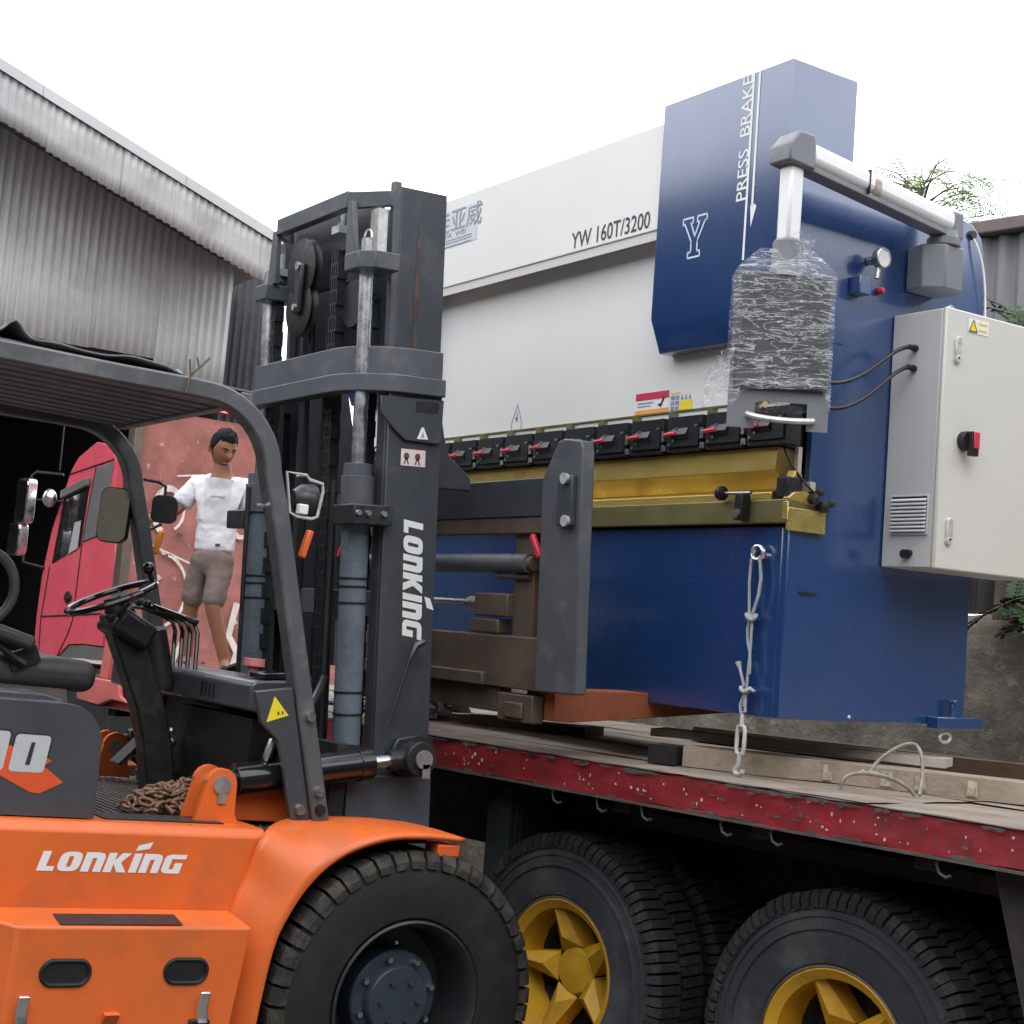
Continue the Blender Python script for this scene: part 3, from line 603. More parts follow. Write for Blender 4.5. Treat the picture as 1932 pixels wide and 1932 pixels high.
# swing arm and wrapped pendant
ap = P('arm_pivot', B().prism([(.0,.52),(.09,.50),(.15,.56),(.15,.66),(.09,.70),(.0,.68)], 'z', 1.60, 1.765), aludark, bevel=.006)
P('arm_pivot_ring', B().lathe([(.055,0),(.062,.004),(.062,.03),(.055,.034),(.05,.06),(.001,.06)], (.10,.60,1.765), 'z', 20), aludark, ap)
A0, A1 = Vector((.105,.62,1.845)), Vector((.205,-.245,1.885))
dA = (A1-A0).normalized()
P('boom', B().sweep([A0+Vector((0,0,.013)), A1+Vector((0,0,.013))], (dA.cross(Vector((0,0,1)))), .080, .084), alu, bevel=.030, seg=4)
P('boom_channel', B().sweep([A0+Vector((0,0,-.036)), A1+Vector((0,0,-.036))], (dA.cross(Vector((0,0,1)))), .062, .022), aludark, bevel=.003)
P('boom_end', B().obox(A0+Vector((0,.005,0)), (.085,.06,.105)), aludark, bevel=.01)
P('tape', B().sweep([A0.lerp(A1,.52)+Vector((0,0,.008)), A0.lerp(A1,.62)+Vector((0,0,.008))], (dA.cross(Vector((0,0,1)))), .086, .086), woodp, bevel=.030)
P('tie', B().sweep([A0.lerp(A1,.625)+Vector((0,0,.006)), A0.lerp(A1,.632)+Vector((0,0,.006))], (dA.cross(Vector((0,0,1)))), .088, .088), black, bevel=.030)
P('elbow', B().prism([(-.345,1.845),(-.345,1.905),(-.305,1.955),(-.235,1.955),(-.225,1.93),(-.225,1.835)], 'x', .152, .252), aludark, bevel=.008)
P('post', B().box(.172, .232, -.315, -.255, 1.585, 1.846), alu, bevel=.01)
P('post_collar', B().lathe([(.040,.03),(.050,.02),(.052,-.06),(.062,-.10)], (.202,-.285,1.565), 'z', 18), aludark)
RP = PF @ Matrix.Translation((.20,-.29,0)) @ Matrix.Rotation(rad(-36), 4, 'Z')      # pendant: x' faces out
pd = obj('pendant', B().box(-.07, .05, -.155, .155, 1.085, 1.475), penddark, press, RP, bevel=.01)
obj('pendant_screen', B().box(.0505, .053, -.135, .135, 1.15, 1.455), rimgrey, pd, RP, bevel=.003)
lowp = [(-.16,.955),(.16,.955),(.16,1.084),(-.16,1.084)]
obj('pendant_apron', B().add([(.03,-.165,.955),(.03,-.075,.955),(.03,-.075,1.045),(.03,.095,1.045),(.03,.095,.955),(.03,.165,.955),(.03,.165,1.084),(.03,-.165,1.084)], [(0,1,2,7),(2,3,6,7),(3,4,5,6)]), aludark, pd, RP)
bpy.data.objects[pd.children[-1].name].modifiers.new('t', 'SOLIDIFY').thickness = .004
obj('pendant_handle', B().tube(bez((.035,-.10,1.0), (.09,-.06,.975), (.09,.07,.975), (.035,.115,.99), 14), .010, 8), galv, pd, RP)
obj('knob', B().cyl((.0,-.045,1.02), (.05,-.045,1.03), .008, n=10).cyl((.05,-.045,1.03), (.056,-.045,1.031), .011, n=10), goldd, pd, RP)
def wrapf(u, v):
    a = 2*math.pi*u; z = 1.055+.50*v
    c, s_ = math.cos(a), math.sin(a); e = .22
    x = .074*abs(c)**e*math.copysign(1, c)-.01; y = .168*abs(s_)**e*math.copysign(1, s_)
    sh = 1-.0*v if v < .84 else 1-2.9*(v-.84)*(.5+.5*v)
    x *= max(sh, .35); y *= max(sh, .30)
    n_ = noise.noise(Vector((x*9, y*9+z*16, z*11+y*8)))*.010+noise.noise(Vector((y*30, z*34, x*30)))*.005
    if v < .08: z += .035*math.sin(a*3+1)
    k = 1+n_/.1*.55
    return (x*k, y*(1+n_*1.6), z)
wr = obj('plastic_wrap', B().grid(wrapf, 72, 34), film, pd, RP, smooth=60)
wb = B().grid(lambda u, v: (.02+.05*math.cos(6.28*u)*(.4+.6*v)+.02*noise.noise(Vector((u*9,v*7,0))), .045+.045*math.sin(6.28*u)*(.4+.6*v)+.02*noise.noise(Vector((u*9,v*7,4))), 1.50+.10*v+.025*noise.noise(Vector((u*8,v*8,8)))), 18, 8)
obj('wrap_bunch', wb, film, pd, RP)
wt = B().grid(lambda u, v: (.01+.05*u+.03*noise.noise(Vector((u*5,v*5,2))), -.165-.10*v*(1-.4*u)+.03*noise.noise(Vector((u*6,v*6,0))), 1.08+.14*u-.08*v+.03*noise.noise(Vector((u*6,v*6,7)))), 10, 10)
obj('wrap_tail', wt, film, pd, RP)
# ------------------------------------------------------------------ forklift (frame F: y forward, x towards the near side; frame M: mast)
fk = thing('forklift', 'orange and dark grey forklift with raised mast and open overhead guard', 'forklift', FF)
def F(name, b, m, par=None, **k): return obj(name, b, m, par or fk, k.pop('fr', FF), **k)
# --- chassis and body
F('chassis', B().box(-.68, .68, -2.3, .12, .32, 1.0), chassis)
for sx in (1, -1):
    bp = B().prism([(sx*.93,.40),(sx*.93,1.035),(sx*.905,1.062),(sx*.69,1.062),(sx*.69,.40)], 'y', -2.25, -.545)
    body = F('body_side', bp, orange, bevel=.006)
    O_ = [(.16,1.066),(.0,1.072),(-.148,1.060),(-.297,1.007),(-.405,.921),(-.478,.811),(-.52,.695),(-.547,.47),(-.55,.33)]
    N_ = [(.78,.05,1.085),(.78,-.10,1.092),(.78,-.25,1.090),(.80,-.40,1.082),(.9305,-.556,1.053),(.9305,-.601,.921),(.9305,-.638,.813),(.9305,-.67,.6),(.9305,-.67,.33)]
    rows = 8; fb = B()
    def cr(a, t):           # smooth resample of a control row
        n = len(a)-1; f = t*n; i = min(int(f), n-1); w = f-i
        p = [Vector(a[max(0, min(n, i+k))]) for k in (-1,0,1,2)]
        return .5*((2*p[1])+(-p[0]+p[2])*w+(2*p[0]-5*p[1]+4*p[2]-p[3])*w*w+(-p[0]+3*p[1]-3*p[2]+p[3])*w**3)
    OO = [(1.03,a,b_) for a, b_ in O_]
    def ff(u, v):
        p = cr(N_, u).lerp(cr(OO, u), v); bulge = .004*math.sin(math.pi*v); p = p+Vector((bulge*.5, 0, bulge if u < .5 else 0)); p.x *= sx; return p
    fd = F('fender', B().grid(ff, 40, rows), orange, recalc=(sx == -1)); md = fd.modifiers.new('t', 'SOLIDIFY'); md.thickness = .016; md.offset = 0
    F('fender_liner', B().grid(lambda u, v: Vector((sx*(.70+.28*v), cr(OO, u).y+.02, cr(OO, u).z-.028)), 24, 2), chassis)
F('fender_lamp', B().box(.93, 1.02, .06, .15, 1.005, 1.048), orangelens, bevel=.006)
F('cowl', B().prism([(-.66,1.06),(-.62,1.20),(-.58,1.22),(-.40,1.17),(-.30,1.06)], 'x', .66, .70).prism([(-.66,1.06),(-.30,1.06),(-.28,1.10),(-.62,1.14)], 'x', .52, .66), orange, bevel=.004)
F('front_plate', B().box(-.68, .68, -.20, -.14, .7, 1.34), chassis)
fm = F('floor_mat', B().box(-.76, .70, -1.10, -.20, 1.0, 1.040), matm)
for i in range(30):
    y = -1.09+.03*i
    F('mat_rib', B().box(-.75, .69, y, y+.013, 1.0395, 1.046), matm, fm)
F('edge_strip', B().box(.700, .84, -1.06, -.66, 1.0625, 1.067), rimgrey)
# side box with slots, latches and anti-slip pad
sbx = B().add([(1.08,-1.36,.782),(1.08,-.628,.779),(.931,-.646,.806),(.931,-1.52,.812),(1.085,-1.37,.12),(1.085,-.70,.12),(.931,-.72,.12),(.931,-1.56,.12)], [(0,1,2,3),(0,4,5,1),(1,5,6,2),(3,7,4,0),(4,7,6,5),(2,6,7,3)])
bx = F('side_box', sbx, orange, bevel=.009, seg=3)
decal('anti_slip_pad', B().add([(.02,0,0),(.40,0,0),(.40,.085,0),(.02,.085,0)], [(0,1,2,3)]), rimgrey, bx, FF, (1.072,-1.255,.7835), (0,1,0), (-.9836,0,.18), .003)
for y0, y1 in ((-1.276,-1.132),(-.898,-.763)):
    c = (y0+y1)/2; hw = (y1-y0)/2-.035; z0 = .650
    lp_ = [(c+hw*math.copysign(1, math.cos(a))+.035*math.cos(a), z0+.035*math.sin(a)) for a in [k*math.pi/10+.05 for k in range(20)]]
    F('slot_rim', B().tube([(1.083, p[0], p[1]) for p in lp_], .0065, 8, True), black, bx)
    decal('slot_hole', B().add([(p[0], p[1], 0) for p in lp_], [tuple(range(20))]), black, bx, FF, (1.0822,0,0), (0,1,0), (0,0,1), .0008)
for y in (-1.322, -.768):
    F('latch', B().prism([(1.084,.50),(1.115,.50),(1.10,.545),(1.112,.59),(1.10,.594),(1.084,.55)], 'y', y-.016, y+.016), chrome, bx, bevel=.003)
    F('latch_base', B().box(1.083, 1.10, y-.035, y+.03, .45, .507), black, bx, bevel=.003)
F('box_tab', B().prism([(1.083,.535),(1.105,.530),(1.083,.50)], 'y', -1.075, -1.03), orange, bx)
# logo on the near side and hood numerals
lg = logo_b(.0585); lg = B().add([(p.x*.471/lg.w, p.y, 0) for p in lg.v], lg.f); decal('lettering', lg, inkw, bpy.data.objects['body_side'], FF, (.93,-1.284,.916), (0,1,0), (0,0,1))
hp = [(-2.2,1.066),(-2.2,1.40)]+[(-1.235+.125*math.sin(a), 1.285+.125*math.cos(a)) for a in [k*math.pi/16 for k in range(0, 9)]]+[(-1.103,1.066)]
hood = F('hood', B().prism(hp, 'x', -.82, .86), hoodgrey, bevel=.022, seg=4)
hp2 = [(-2.2,1.40),(-2.2,1.43),(-1.30,1.432),(-1.22,1.415),(-1.20,1.40)]
F('hood_top', B().prism(hp2, 'x', -.70, .74), hoodgrey, bevel=.012)
def rrect(w, h, r, n=4):
    return [(cx+r*math.cos(rad(a+90*k/n)), cy+r*math.sin(rad(a+90*k/n))) for cx, cy, a in ((w-r,h-r,0),(r,h-r,90),(r,r,180),(w-r,r,270)) for k in range(n+1)]
for y0, hh in ((-1.388, .112), (-1.512, .118)):
    sh = lambda p: (p[0]+.10*p[1], p[1])
    k_ = B().add([(*sh((p[0]-.006, p[1]-.006)), 0) for p in rrect(.119, hh+.012, .016)], [tuple(range(20))])
    decal('numeral_edge', k_, inkk, hood, FF, (.86, y0, 1.196), (0,1,0), (0,0,1), .001)
    z_ = B().add([(*sh(p), 0) for p in rrect(.107, hh, .012)], [tuple(range(20))])
    decal('numeral', z_, decalsil, hood, FF, (.86, y0, 1.196), (0,1,0), (0,0,1), .002)
    s2 = B().add([(*sh(p), 0) for p in [(.046,.022),(.060,.022),(.062,hh-.022),(.050,hh-.022)]], [(0,1,2,3)])
    decal('numeral_slot', s2, inkk, hood, FF, (.86, y0, 1.196), (0,1,0), (0,0,1), .003)
decal('swoosh', B().add([(-.36,.045,0),(-.30,.06,0),(-.16,.01,0),(-.155,-.006,0),(-.085,-.055,0),(-.155,-.092,0),(-.185,-.088,0),(-.50,.06,0)], [(7,6,5,4,3,2,1,0)]), swoosh, hood, FF, (.86,-1.13,1.226), (0,1,0), (0,0,1), .0012)
decal('swoosh', B().add([(-.17,.03,0),(-.128,.012,0),(-.175,-.02,0),(-.195,-.01,0)], [(0,3,2,1)]), swoosh, hood, FF, (.86,-1.13,1.222), (0,1,0), (0,0,1), .0014)
F('counterweight', B().prism([(-3.1,.25),(-3.1,1.1),(-2.9,1.38),(-2.26,1.38),(-2.26,.25)], 'x', -.95, .95), orange, bevel=.06, seg=3)
# --- seat, column, controls
F('seat_cushion', B().obox((.06,-1.17,1.475), (.48,.44,.11)), seatm, bevel=.045, seg=4)
F('seat_back', B().obox((.06,-1.52,1.78), (.46,.12,.62), Matrix.Rotation(rad(8), 3, 'X')), seatm, bevel=.05, seg=4)
F('seat_base', B().prism([(-1.45,1.425),(-1.40,1.43),(-1.05,1.43),(-1.02,1.30),(-1.10,1.20),(-1.45,1.20)], 'x', -.16, .28), matm, bevel=.01)
F('seat_belt', B().obox((.30,-1.22,1.52), (.03,.10,.06), Matrix.Rotation(rad(25), 3, 'X')).tube(bez((.32,-1.45,1.62), (.34,-1.36,1.60), (.33,-1.3,1.53), (.32,-1.22,1.50)), .014, 6), black)
F('armrest', B().obox((.34,-1.33,1.60), (.06,.26,.05), Matrix.Rotation(rad(-14), 3, 'X')), seatm, bevel=.018)
F('grab_loop', B().tube([(.10, -1.335+.11*math.cos(a), 1.745+.125*math.sin(a)) for a in [k*math.pi/12 for k in range(24)]], .018, 10, True), guardgrey)
F('yellow_tag', B().box(.30, .36, -1.42, -1.36, 1.43, 1.48), inky, bevel=.008)
cax = Vector((0, -.150, .30)).normalized()
SWc = Vector((.02,-.845,1.765)); sx_ = Vector((1,0,0)); sy_ = cax.cross(sx_).normalized()
sw = F('steering_wheel', B().tube([SWc+sx_*.165*math.cos(a)+sy_*.165*math.sin(a) for a in [k*math.pi/18 for k in range(36)]], .0125, 8, True), blackgloss)
sp_ = B()
for a in (.5, 2.6, 4.71): sp_.tube([SWc-cax*.03, SWc-cax*.01+(sx_*math.cos(a)+sy_*math.sin(a))*.16], .010, 6)
sp_.cyl(SWc-cax*.06, SWc+cax*.0, .045, .03, 14); F('wheel_spokes', sp_, black, sw)
F('spinner_knob', B().cyl(SWc+sy_*.165, SWc+sy_*.165+cax*.04, .010).ball(SWc+sy_*.165+cax*.055, .024, 10, 8), blackgloss, sw)
F('steering_column', B().sweep([SWc-cax*.05, SWc-cax*.42, Vector((.05,-.62,1.25)), Vector((.06,-.58,1.05))], (1,0,0), .10, .11), black, bevel=.01)
F('column_shroud', B().obox(SWc-cax*.12+Vector((0,.02,0)), (.20,.16,.10), Matrix.Rotation(rad(-26), 3, 'X')), black, bevel=.02)
F('column_lever', B().tube([SWc-cax*.08, SWc-cax*.06+Vector((.16,-.05,0)), SWc-cax*.05+Vector((.22,-.03,.03))], .008, 6), black)
rs = F('reservoir', B().cyl((-.02,-.60,1.44), (-.05,-.66,1.645), .064, .07, 18), black)
F('reservoir_cap', B().cyl((-.05,-.66,1.646), (-.053,-.665,1.662), .072, .066, 18), aludark, rs)
cg = B()
for i in range(4):
    x0 = -.23+.075*i
    cg.tube([(x0-.13,-.62,1.755), (x0-.02,-.54,1.725), (x0,-.50,1.705), (x0+.02,-.49,1.67), (x0+.075,-.50,1.45)], .0085, 7)
F('lever_rods', cg, blackgloss)
F('lever_knobs', B().ball((-.36,-.62,1.758), .018).ball((-.29,-.62,1.765), .018).ball((-.21,-.62,1.76), .018).tube([(-.37,-.64,1.75),(-.10,-.57,1.74),(.02,-.5,1.71)], .011, 6), black)
ds = F('dashboard', B().prism([(-.56,1.43),(-.56,1.515),(-.545,1.53),(-.40,1.545),(-.38,1.50),(-.40,1.40)], 'x', -.66, .70), hoodgrey, bevel=.008)
gr = B()
for i in range(4): gr.box(.28+.035*i, .295+.035*i, -.562, -.558, 1.45, 1.50)
F('dash_vents', gr, black, ds)
F('instrument', B().obox((.62,-.455,1.555), (.12,.11,.02), Matrix.Rotation(rad(8), 3, 'X')), blackgloss, ds, bevel=.004)
F('emergency_knob', B().cyl((.44,-.44,1.53), (.44,-.44,1.575), .018).cyl((.44,-.44,1.575), (.44,-.44,1.603), .040, .038, 16), redfade, ds, bevel=.004)
dbr = [(-.60,1.50),(-.465,1.525),(-.445,1.45),(-.337,1.078),(-.40,1.072),(-.415,1.09),(-.47,1.28),(-.497,1.345),(-.565,1.40)]
br = F('dash_bracket', B().prism(dbr, 'x', .800, .825), hoodgrey, bevel=.004)
decal('warning_triangle', B().add([(-.548,1.402,0),(-.470,1.430,0),(-.530,1.490,0)], [(0,1,2)]), inky, br, FF, (.825,0,0), (0,1,0), (0,0,1))
decal('pictogram', B().add([(-.512,1.430,0),(-.506,1.430,0),(-.506,1.440,0),(-.512,1.440,0),(-.497,1.433,0),(-.491,1.433,0),(-.491,1.443,0),(-.497,1.443,0)], [(0,1,2,3),(4,5,6,7)]), inkk, br, FF, (.825,0,0), (0,1,0), (0,0,1), .003)
for y, z in ((-.385,1.120),): F('bolt', B().cyl((.825,y,z), (.840,y,z), .020, .017, 12), steel, br)
F('inner_panel', B().box(-.64, .64, -.40, -.37, 1.04, 1.46).box(.0,.66,-.52,-.45,1.12,1.40), black)
cw_ = B()
for i in range(4): cw_.tube([(.36+.032*i,-.50,1.40),(.37+.032*i,-.505,1.24),(.39+.032*i,-.51,1.10)], .005, 5)
F('control_cables', cw_, aludark)
for i, (x, y) in enumerate(((-.20,-.50),(.02,-.48))):
    F('pedal', B().obox((x,y-.12,1.19-.01*i), (.10,.13,.016), Matrix.Rotation(rad(48), 3, 'X')).tube([(x,y-.10,1.17),(x,y,1.10),(x,y+.05,1.05)], .010, 6), rimgrey, bevel=.003)
F('long_pedal', B().obox((.28,-.60,1.12), (.055,.40,.02), Matrix.Rotation(rad(24), 3, 'X')), rimgrey, bevel=.003)
F('valve_fittings', B().ball((.05,-.56,1.26), (.035,.03,.025)).ball((.08,-.57,1.30), .014).ball((-.1,-.6,1.42), .013).ball((-.04,-.58,1.40), .010), steel)
# --- tilt cylinders with clevises and hoses
MFi = FF.inverted() @ MF
for s in (1, -1):
    x = .735 if s > 0 else -.56; py = -.665 if s > 0 else -.555; pin = Vector((x,py,1.184)); mp_ = MFi @ Vector((.70 if s > 0 else -.51,.205,.797)); d = (mp_-pin).normalized(); ln = (mp_-pin).length
    for dx in (-.052, .052):
        cv = [(py-.08,1.062),(py-.05,1.20)]+[(py+.055*math.cos(a), 1.184+.055*math.sin(a)) for a in [math.pi*(1-k/8)*.92+.1 for k in range(9)]]+[(py+.059,1.09),(py+.075,1.062)]
        F('clevis', B().prism(cv, 'x', x+dx-.011, x+dx+.011), orange, bevel=.003)
    F('clevis_pin', B().cyl((x-.07,py,1.184), (x+.066,py,1.184), .022, n=14).cyl((x+.064,py,1.184), (x+.071,py,1.184), .030, n=18).obox((x+.067,py+.005,1.15), (.006,.028,.05)).cyl((x+.071,py,1.184), (x+.073,py,1.184), .008, n=10), pinmetal)
    tc_ = F('tilt_cylinder', B().cyl(pin+d*.02, pin+d*.09, .038, n=18).cyl(pin+d*.07, pin+d*.55, .056, n=24).cyl(pin+d*.545, pin+d*.60, .060, n=24), blackgloss if s == 1 else black, bevel=.004)
    F('piston_rod', B().cyl(pin+d*.60, mp_-d*.07, .024, n=16), chrome, tc_)
    F('rod_eye', B().cyl(mp_-d*.11, mp_-d*.03, .036, n=14).cyl(mp_+Vector((-.03,0,0)), mp_+Vector((.03,0,0)), .055, n=18), rimgrey, tc_)
    F('port_block', B().obox(pin+d*.50+Vector((0,0,.062)), (.03,.09,.03)), rimgrey, tc_)
    F('hose', B().tube(bez(pin+d*.17+Vector((.02*s,0,.05)), pin+d*.19+Vector((.03*s,0,.16)), pin+d*.30+Vector((-.05*s,0,.24)), pin+d*.42+Vector((-.20*s,0,.30)), 16), .014, 8).tube(bez(pin+d*.25+Vector((.02*s,0,.05)), pin+d*.27+Vector((.03*s,0,.16)), pin+d*.38+Vector((-.05*s,0,.24)), pin+d*.48+Vector((-.20*s,0,.30)), 16), .014, 8), hosew, tc_)
    hf = B()
    for q in (.17, .25): hf.tube([pin+d*q+Vector((.02*s,0,.045)), pin+d*(q+.005)+Vector((.024*s,0,.075)), pin+d*(q+.022)+Vector((.020*s,0,.125))], [.011,.016,.015], 8)
    F('hose_fitting', hf, chrome, tc_)
    if s == 1: decal('label', rect(.035, .045), inkw, tc_, FF, pin+d*.28+Vector((.055,0,-.02)), d, (0,0,1), .004)
# --- overhead guard
for s, gx in ((1, .80), (-1, -.48)):
    pth = [(-.300,1.082),(-.408,1.45),(-.516,1.818),(-.595,2.09)]+[(-.902+.262*math.cos(a), 2.195+.262*math.sin(a)) for a in [rad(8+8.2*k) for k in range(0, 11)]]+[(-.98,2.457),(-1.2,2.452),(-1.6,2.448),(-2.3,2.44)]
    gp = F('guard_pillar', B().sweep([(gx, p[0], p[1]) for p in pth], (1,0,0), .075, .062), guardgrey, bevel=.008)
    for y, z in ((-.397,1.433),(-.330,1.185),(-.315,1.125)): F('bolt', B().cyl((gx+.0375,y,z), (gx+.055,y,z), .019, .016, 12), steel if z > 1.15 else black, gp)
    F('rear_pillar', B().sweep([(gx,-2.25,2.44),(gx,-2.32,2.3),(gx,-2.2,1.4)], (1,0,0), .075, .062), guardgrey, bevel=.008)
F('front_crossbar', B().box(-.445, .765, -.765, -.720, 2.445, 2.488), guardgrey, bevel=.006)
F('rear_crossbar', B().box(-.445, .765, -2.25, -2.2, 2.42, 2.465), guardgrey)
for i in range(11):
    x = -.39+.110*i
    F('roof_slat', B().box(x-.037, x+.037, -2.2, -.766, 2.452, 2.474), roofsheet, bevel=.004)
F('roof_sheet', B().box(-.45, .76, -2.25, -.72, 2.490, 2.497), tarp)
# mirrors, lamps
def fmirror(c, w, h, yaw, m, s_):
    R = FF @ Matrix.Translation(c) @ Matrix.Rotation(rad(yaw), 4, 'Z')
    pts = [(p[0]-w/2, p[1]-h/2) for p in rrect(w, h, min(w, h)*.28, 5)]
    o = obj('mirror', B().prism(pts, 'y', .0, .03), black, fk, R, bevel=.008)
    obj('mirror_glass', B().prism([(p[0]*.93, p[1]*.96) for p in pts], 'y', -.004, -.001), m, o, R, smooth=0)
    F('mirror_arm', B().tube(s_, .007, 6), rimgrey, o)
    return o
fmirror((-.50,-.70,2.105), .125, .225, 52, mirror2, [(-.48,-.62,2.11),(-.49,-.66,2.11),(-.50,-.69,2.105)])
o_ = fmirror((-.58,-.455,2.165), .105, .115, 235, mirrorm, [(-.48,-.60,2.265),(-.53,-.52,2.27),(-.575,-.47,2.262),(-.58,-.46,2.18)])
F('mirror_bracket', B().tube([(-.48,-.60,2.10),(-.53,-.53,2.07),(-.57,-.47,2.10)], .006, 6), rimgrey, o_)
for gx, y, m, z in ((-.48,-.535,amber,2.02),(.78,-.495,orangelens,2.012)): F('indicator', B().obox((gx,y+.03,z), (.03,.022,.10), Matrix.Rotation(rad(-12), 3, 'X')), m, bevel=.006)
lampc = Vector((.72,-.46,2.165))
lm = F('work_lamp', B().lathe([(.001,-.05),(.03,-.05),(.055,-.02),(.062,.02),(.058,.03),(.001,.034)], lampc, 'y', 20), rimgrey)
gd = [(-.575,2.245),(-.50,2.245),(-.485,2.232),(-.435,2.225),(-.43,2.20),(-.44,2.11),(-.46,2.10),(-.52,2.10),(-.545,2.11)]
F('lamp_guard', B().tube([(.79,a,b_) for a, b_ in gd], .006, 6, True).tube([(.72,-.50,2.245),(.79,-.50,2.245)], .005, 5), galv, lm)
F('lamp_connector', B().box(.77,.80,-.515,-.48,2.11,2.145), inkw, lm, bevel=.004)
F('door_pull', B().tube([(.78,-.60,2.115),(.79,-.63,2.118),(.79,-.67,2.115)], .008, 6), chrome)
# --- wheels
def tyre(b, r, w, rim_r):
    h = w/2
    b.lathe([(rim_r, h*.80),(rim_r+.02, h*.95),(r*.72, h*1.0),(r*.86, h*.97),(r*.935, h*.90),(r*.965, h*.80),(r*.965,-h*.80),(r*.935,-h*.90),(r*.86,-h*.97),(r*.72,-h),(rim_r+.02,-h*.95),(rim_r,-h*.80)], (0,0,0), 'x', 64); return b
def lugs(b, r, w, n, depth, gap=.36):
    h = w/2
    for k in range(n):
        for s in (-1, 1):
            a = 2*math.pi*(k+(.25 if s > 0 else .75)+random.uniform(-.05,.05))/n; da = 2*math.pi/n*gap*random.uniform(.92,1.05); rj = random.uniform(.984,1.0) if n > 60 else random.uniform(.993,1.0)
            q = []
            for (rr, xx, aa) in ((r, s*.012, 1), (r, s*h*.86, 1), (r*.945, s*h*1.01, 1), (r*.895, s*h*1.012, .9), (r*.895, s*h*.9, .9), (r*.955, s*.012, 1)):
                for sg in (-1, 1):
                    sk = .35*da*(abs(xx)/h)
                    q.append((xx, rr*rj*math.cos(a+sg*da*aa+sk), rr*rj*math.sin(a+sg*da*aa+sk)))
            b.add(q, [(0,2,3,1),(2,4,5,3),(4,6,7,5),(6,8,9,7),(0,1,11,10),(0,10,8,6,4,2),(1,3,5,7,9,11)])
    return b
ty_m = tyre(B(), .508, .27, .272).mesh('tyre'); ty_m.materials.append(rubber)
tr_m = lugs(B(), .512, .27, 48, .02, .415).mesh('tread', smooth=20); tr_m.materials.append(tread)
rim_m = B().lathe([(.278,.118),(.282,.128),(.274,.132),(.264,.120),(.252,.085),(.246,-.03),(.235,-.06),(.16,-.065),(.001,-.065)], (0,0,0), 'x', 48).mesh('rim'); rim_m.materials.append(rimgrey)
hub_m = B().lathe([(.165,-.06),(.165,.0),(.165,.035),(.158,.042),(.122,.045),(.118,.070),(.112,.076),(.001,.078)], (0,0,0), 'x', 40).mesh('hub'); hub_m.materials.append(hubblue)
hr_m = B().lathe([(.1655,.0),(.1655,.034),(.1585,.0425),(.135,.0445)], (.0005,0,0), 'x', 40); hr_m = hr_m.mesh('hub_ring'); hr_m.materials.append(primer)
nb_m = B().cyl((.04,0,0), (.062,0,0), .0115, .010, 6).mesh('wheel_nut'); nb_m.materials.append(steel)
nb2_m = B().cyl((.076,0,0), (.086,0,0), .009, .008, 6).mesh('hub_bolt'); nb2_m.materials.append(hubblue)
def wheel(x, y, z, flip):
    R = Matrix.Translation((x, y, z)) @ (Matrix.Rotation(math.pi, 4, 'Z') if flip else WF)
    w = inst('wheel', ty_m, None, fk, R)
    for nm, me in (('tread', tr_m), ('rim', rim_m), ('hub', hub_m)):
        q = link(nm, me, None, w); q.matrix_local = WF
        if nm == 'hub': q.matrix_local = Matrix.Translation((-.005,0,0))
    for nm, me, n, r, a0 in (('wheel_nut', nb_m, 8, .142, .3), ('hub_bolt', nb2_m, 6, .072, 0)):
        for k in range(n):
            a = 2*math.pi*k/n+a0; q = link(nm, me, None, w); q.matrix_local = Matrix.Translation((0, r*math.cos(a), r*math.sin(a)))
wheel(.905, .0, .512, False); wheel(-.905, .0, .512, True)
wheel(.80, -2.05, .512, False); wheel(-.80, -2.05, .512, True)
F('axle', B().cyl((-.8,0,.512), (.8,0,.512), .10, n=16).cyl((-.7,-2.05,.512), (.7,-2.05,.512), .08, n=16), chassis)
F('valve_stem', B().cyl((.90,-.02,.69), (.955,-.02,.705), .006, n=6), steel)
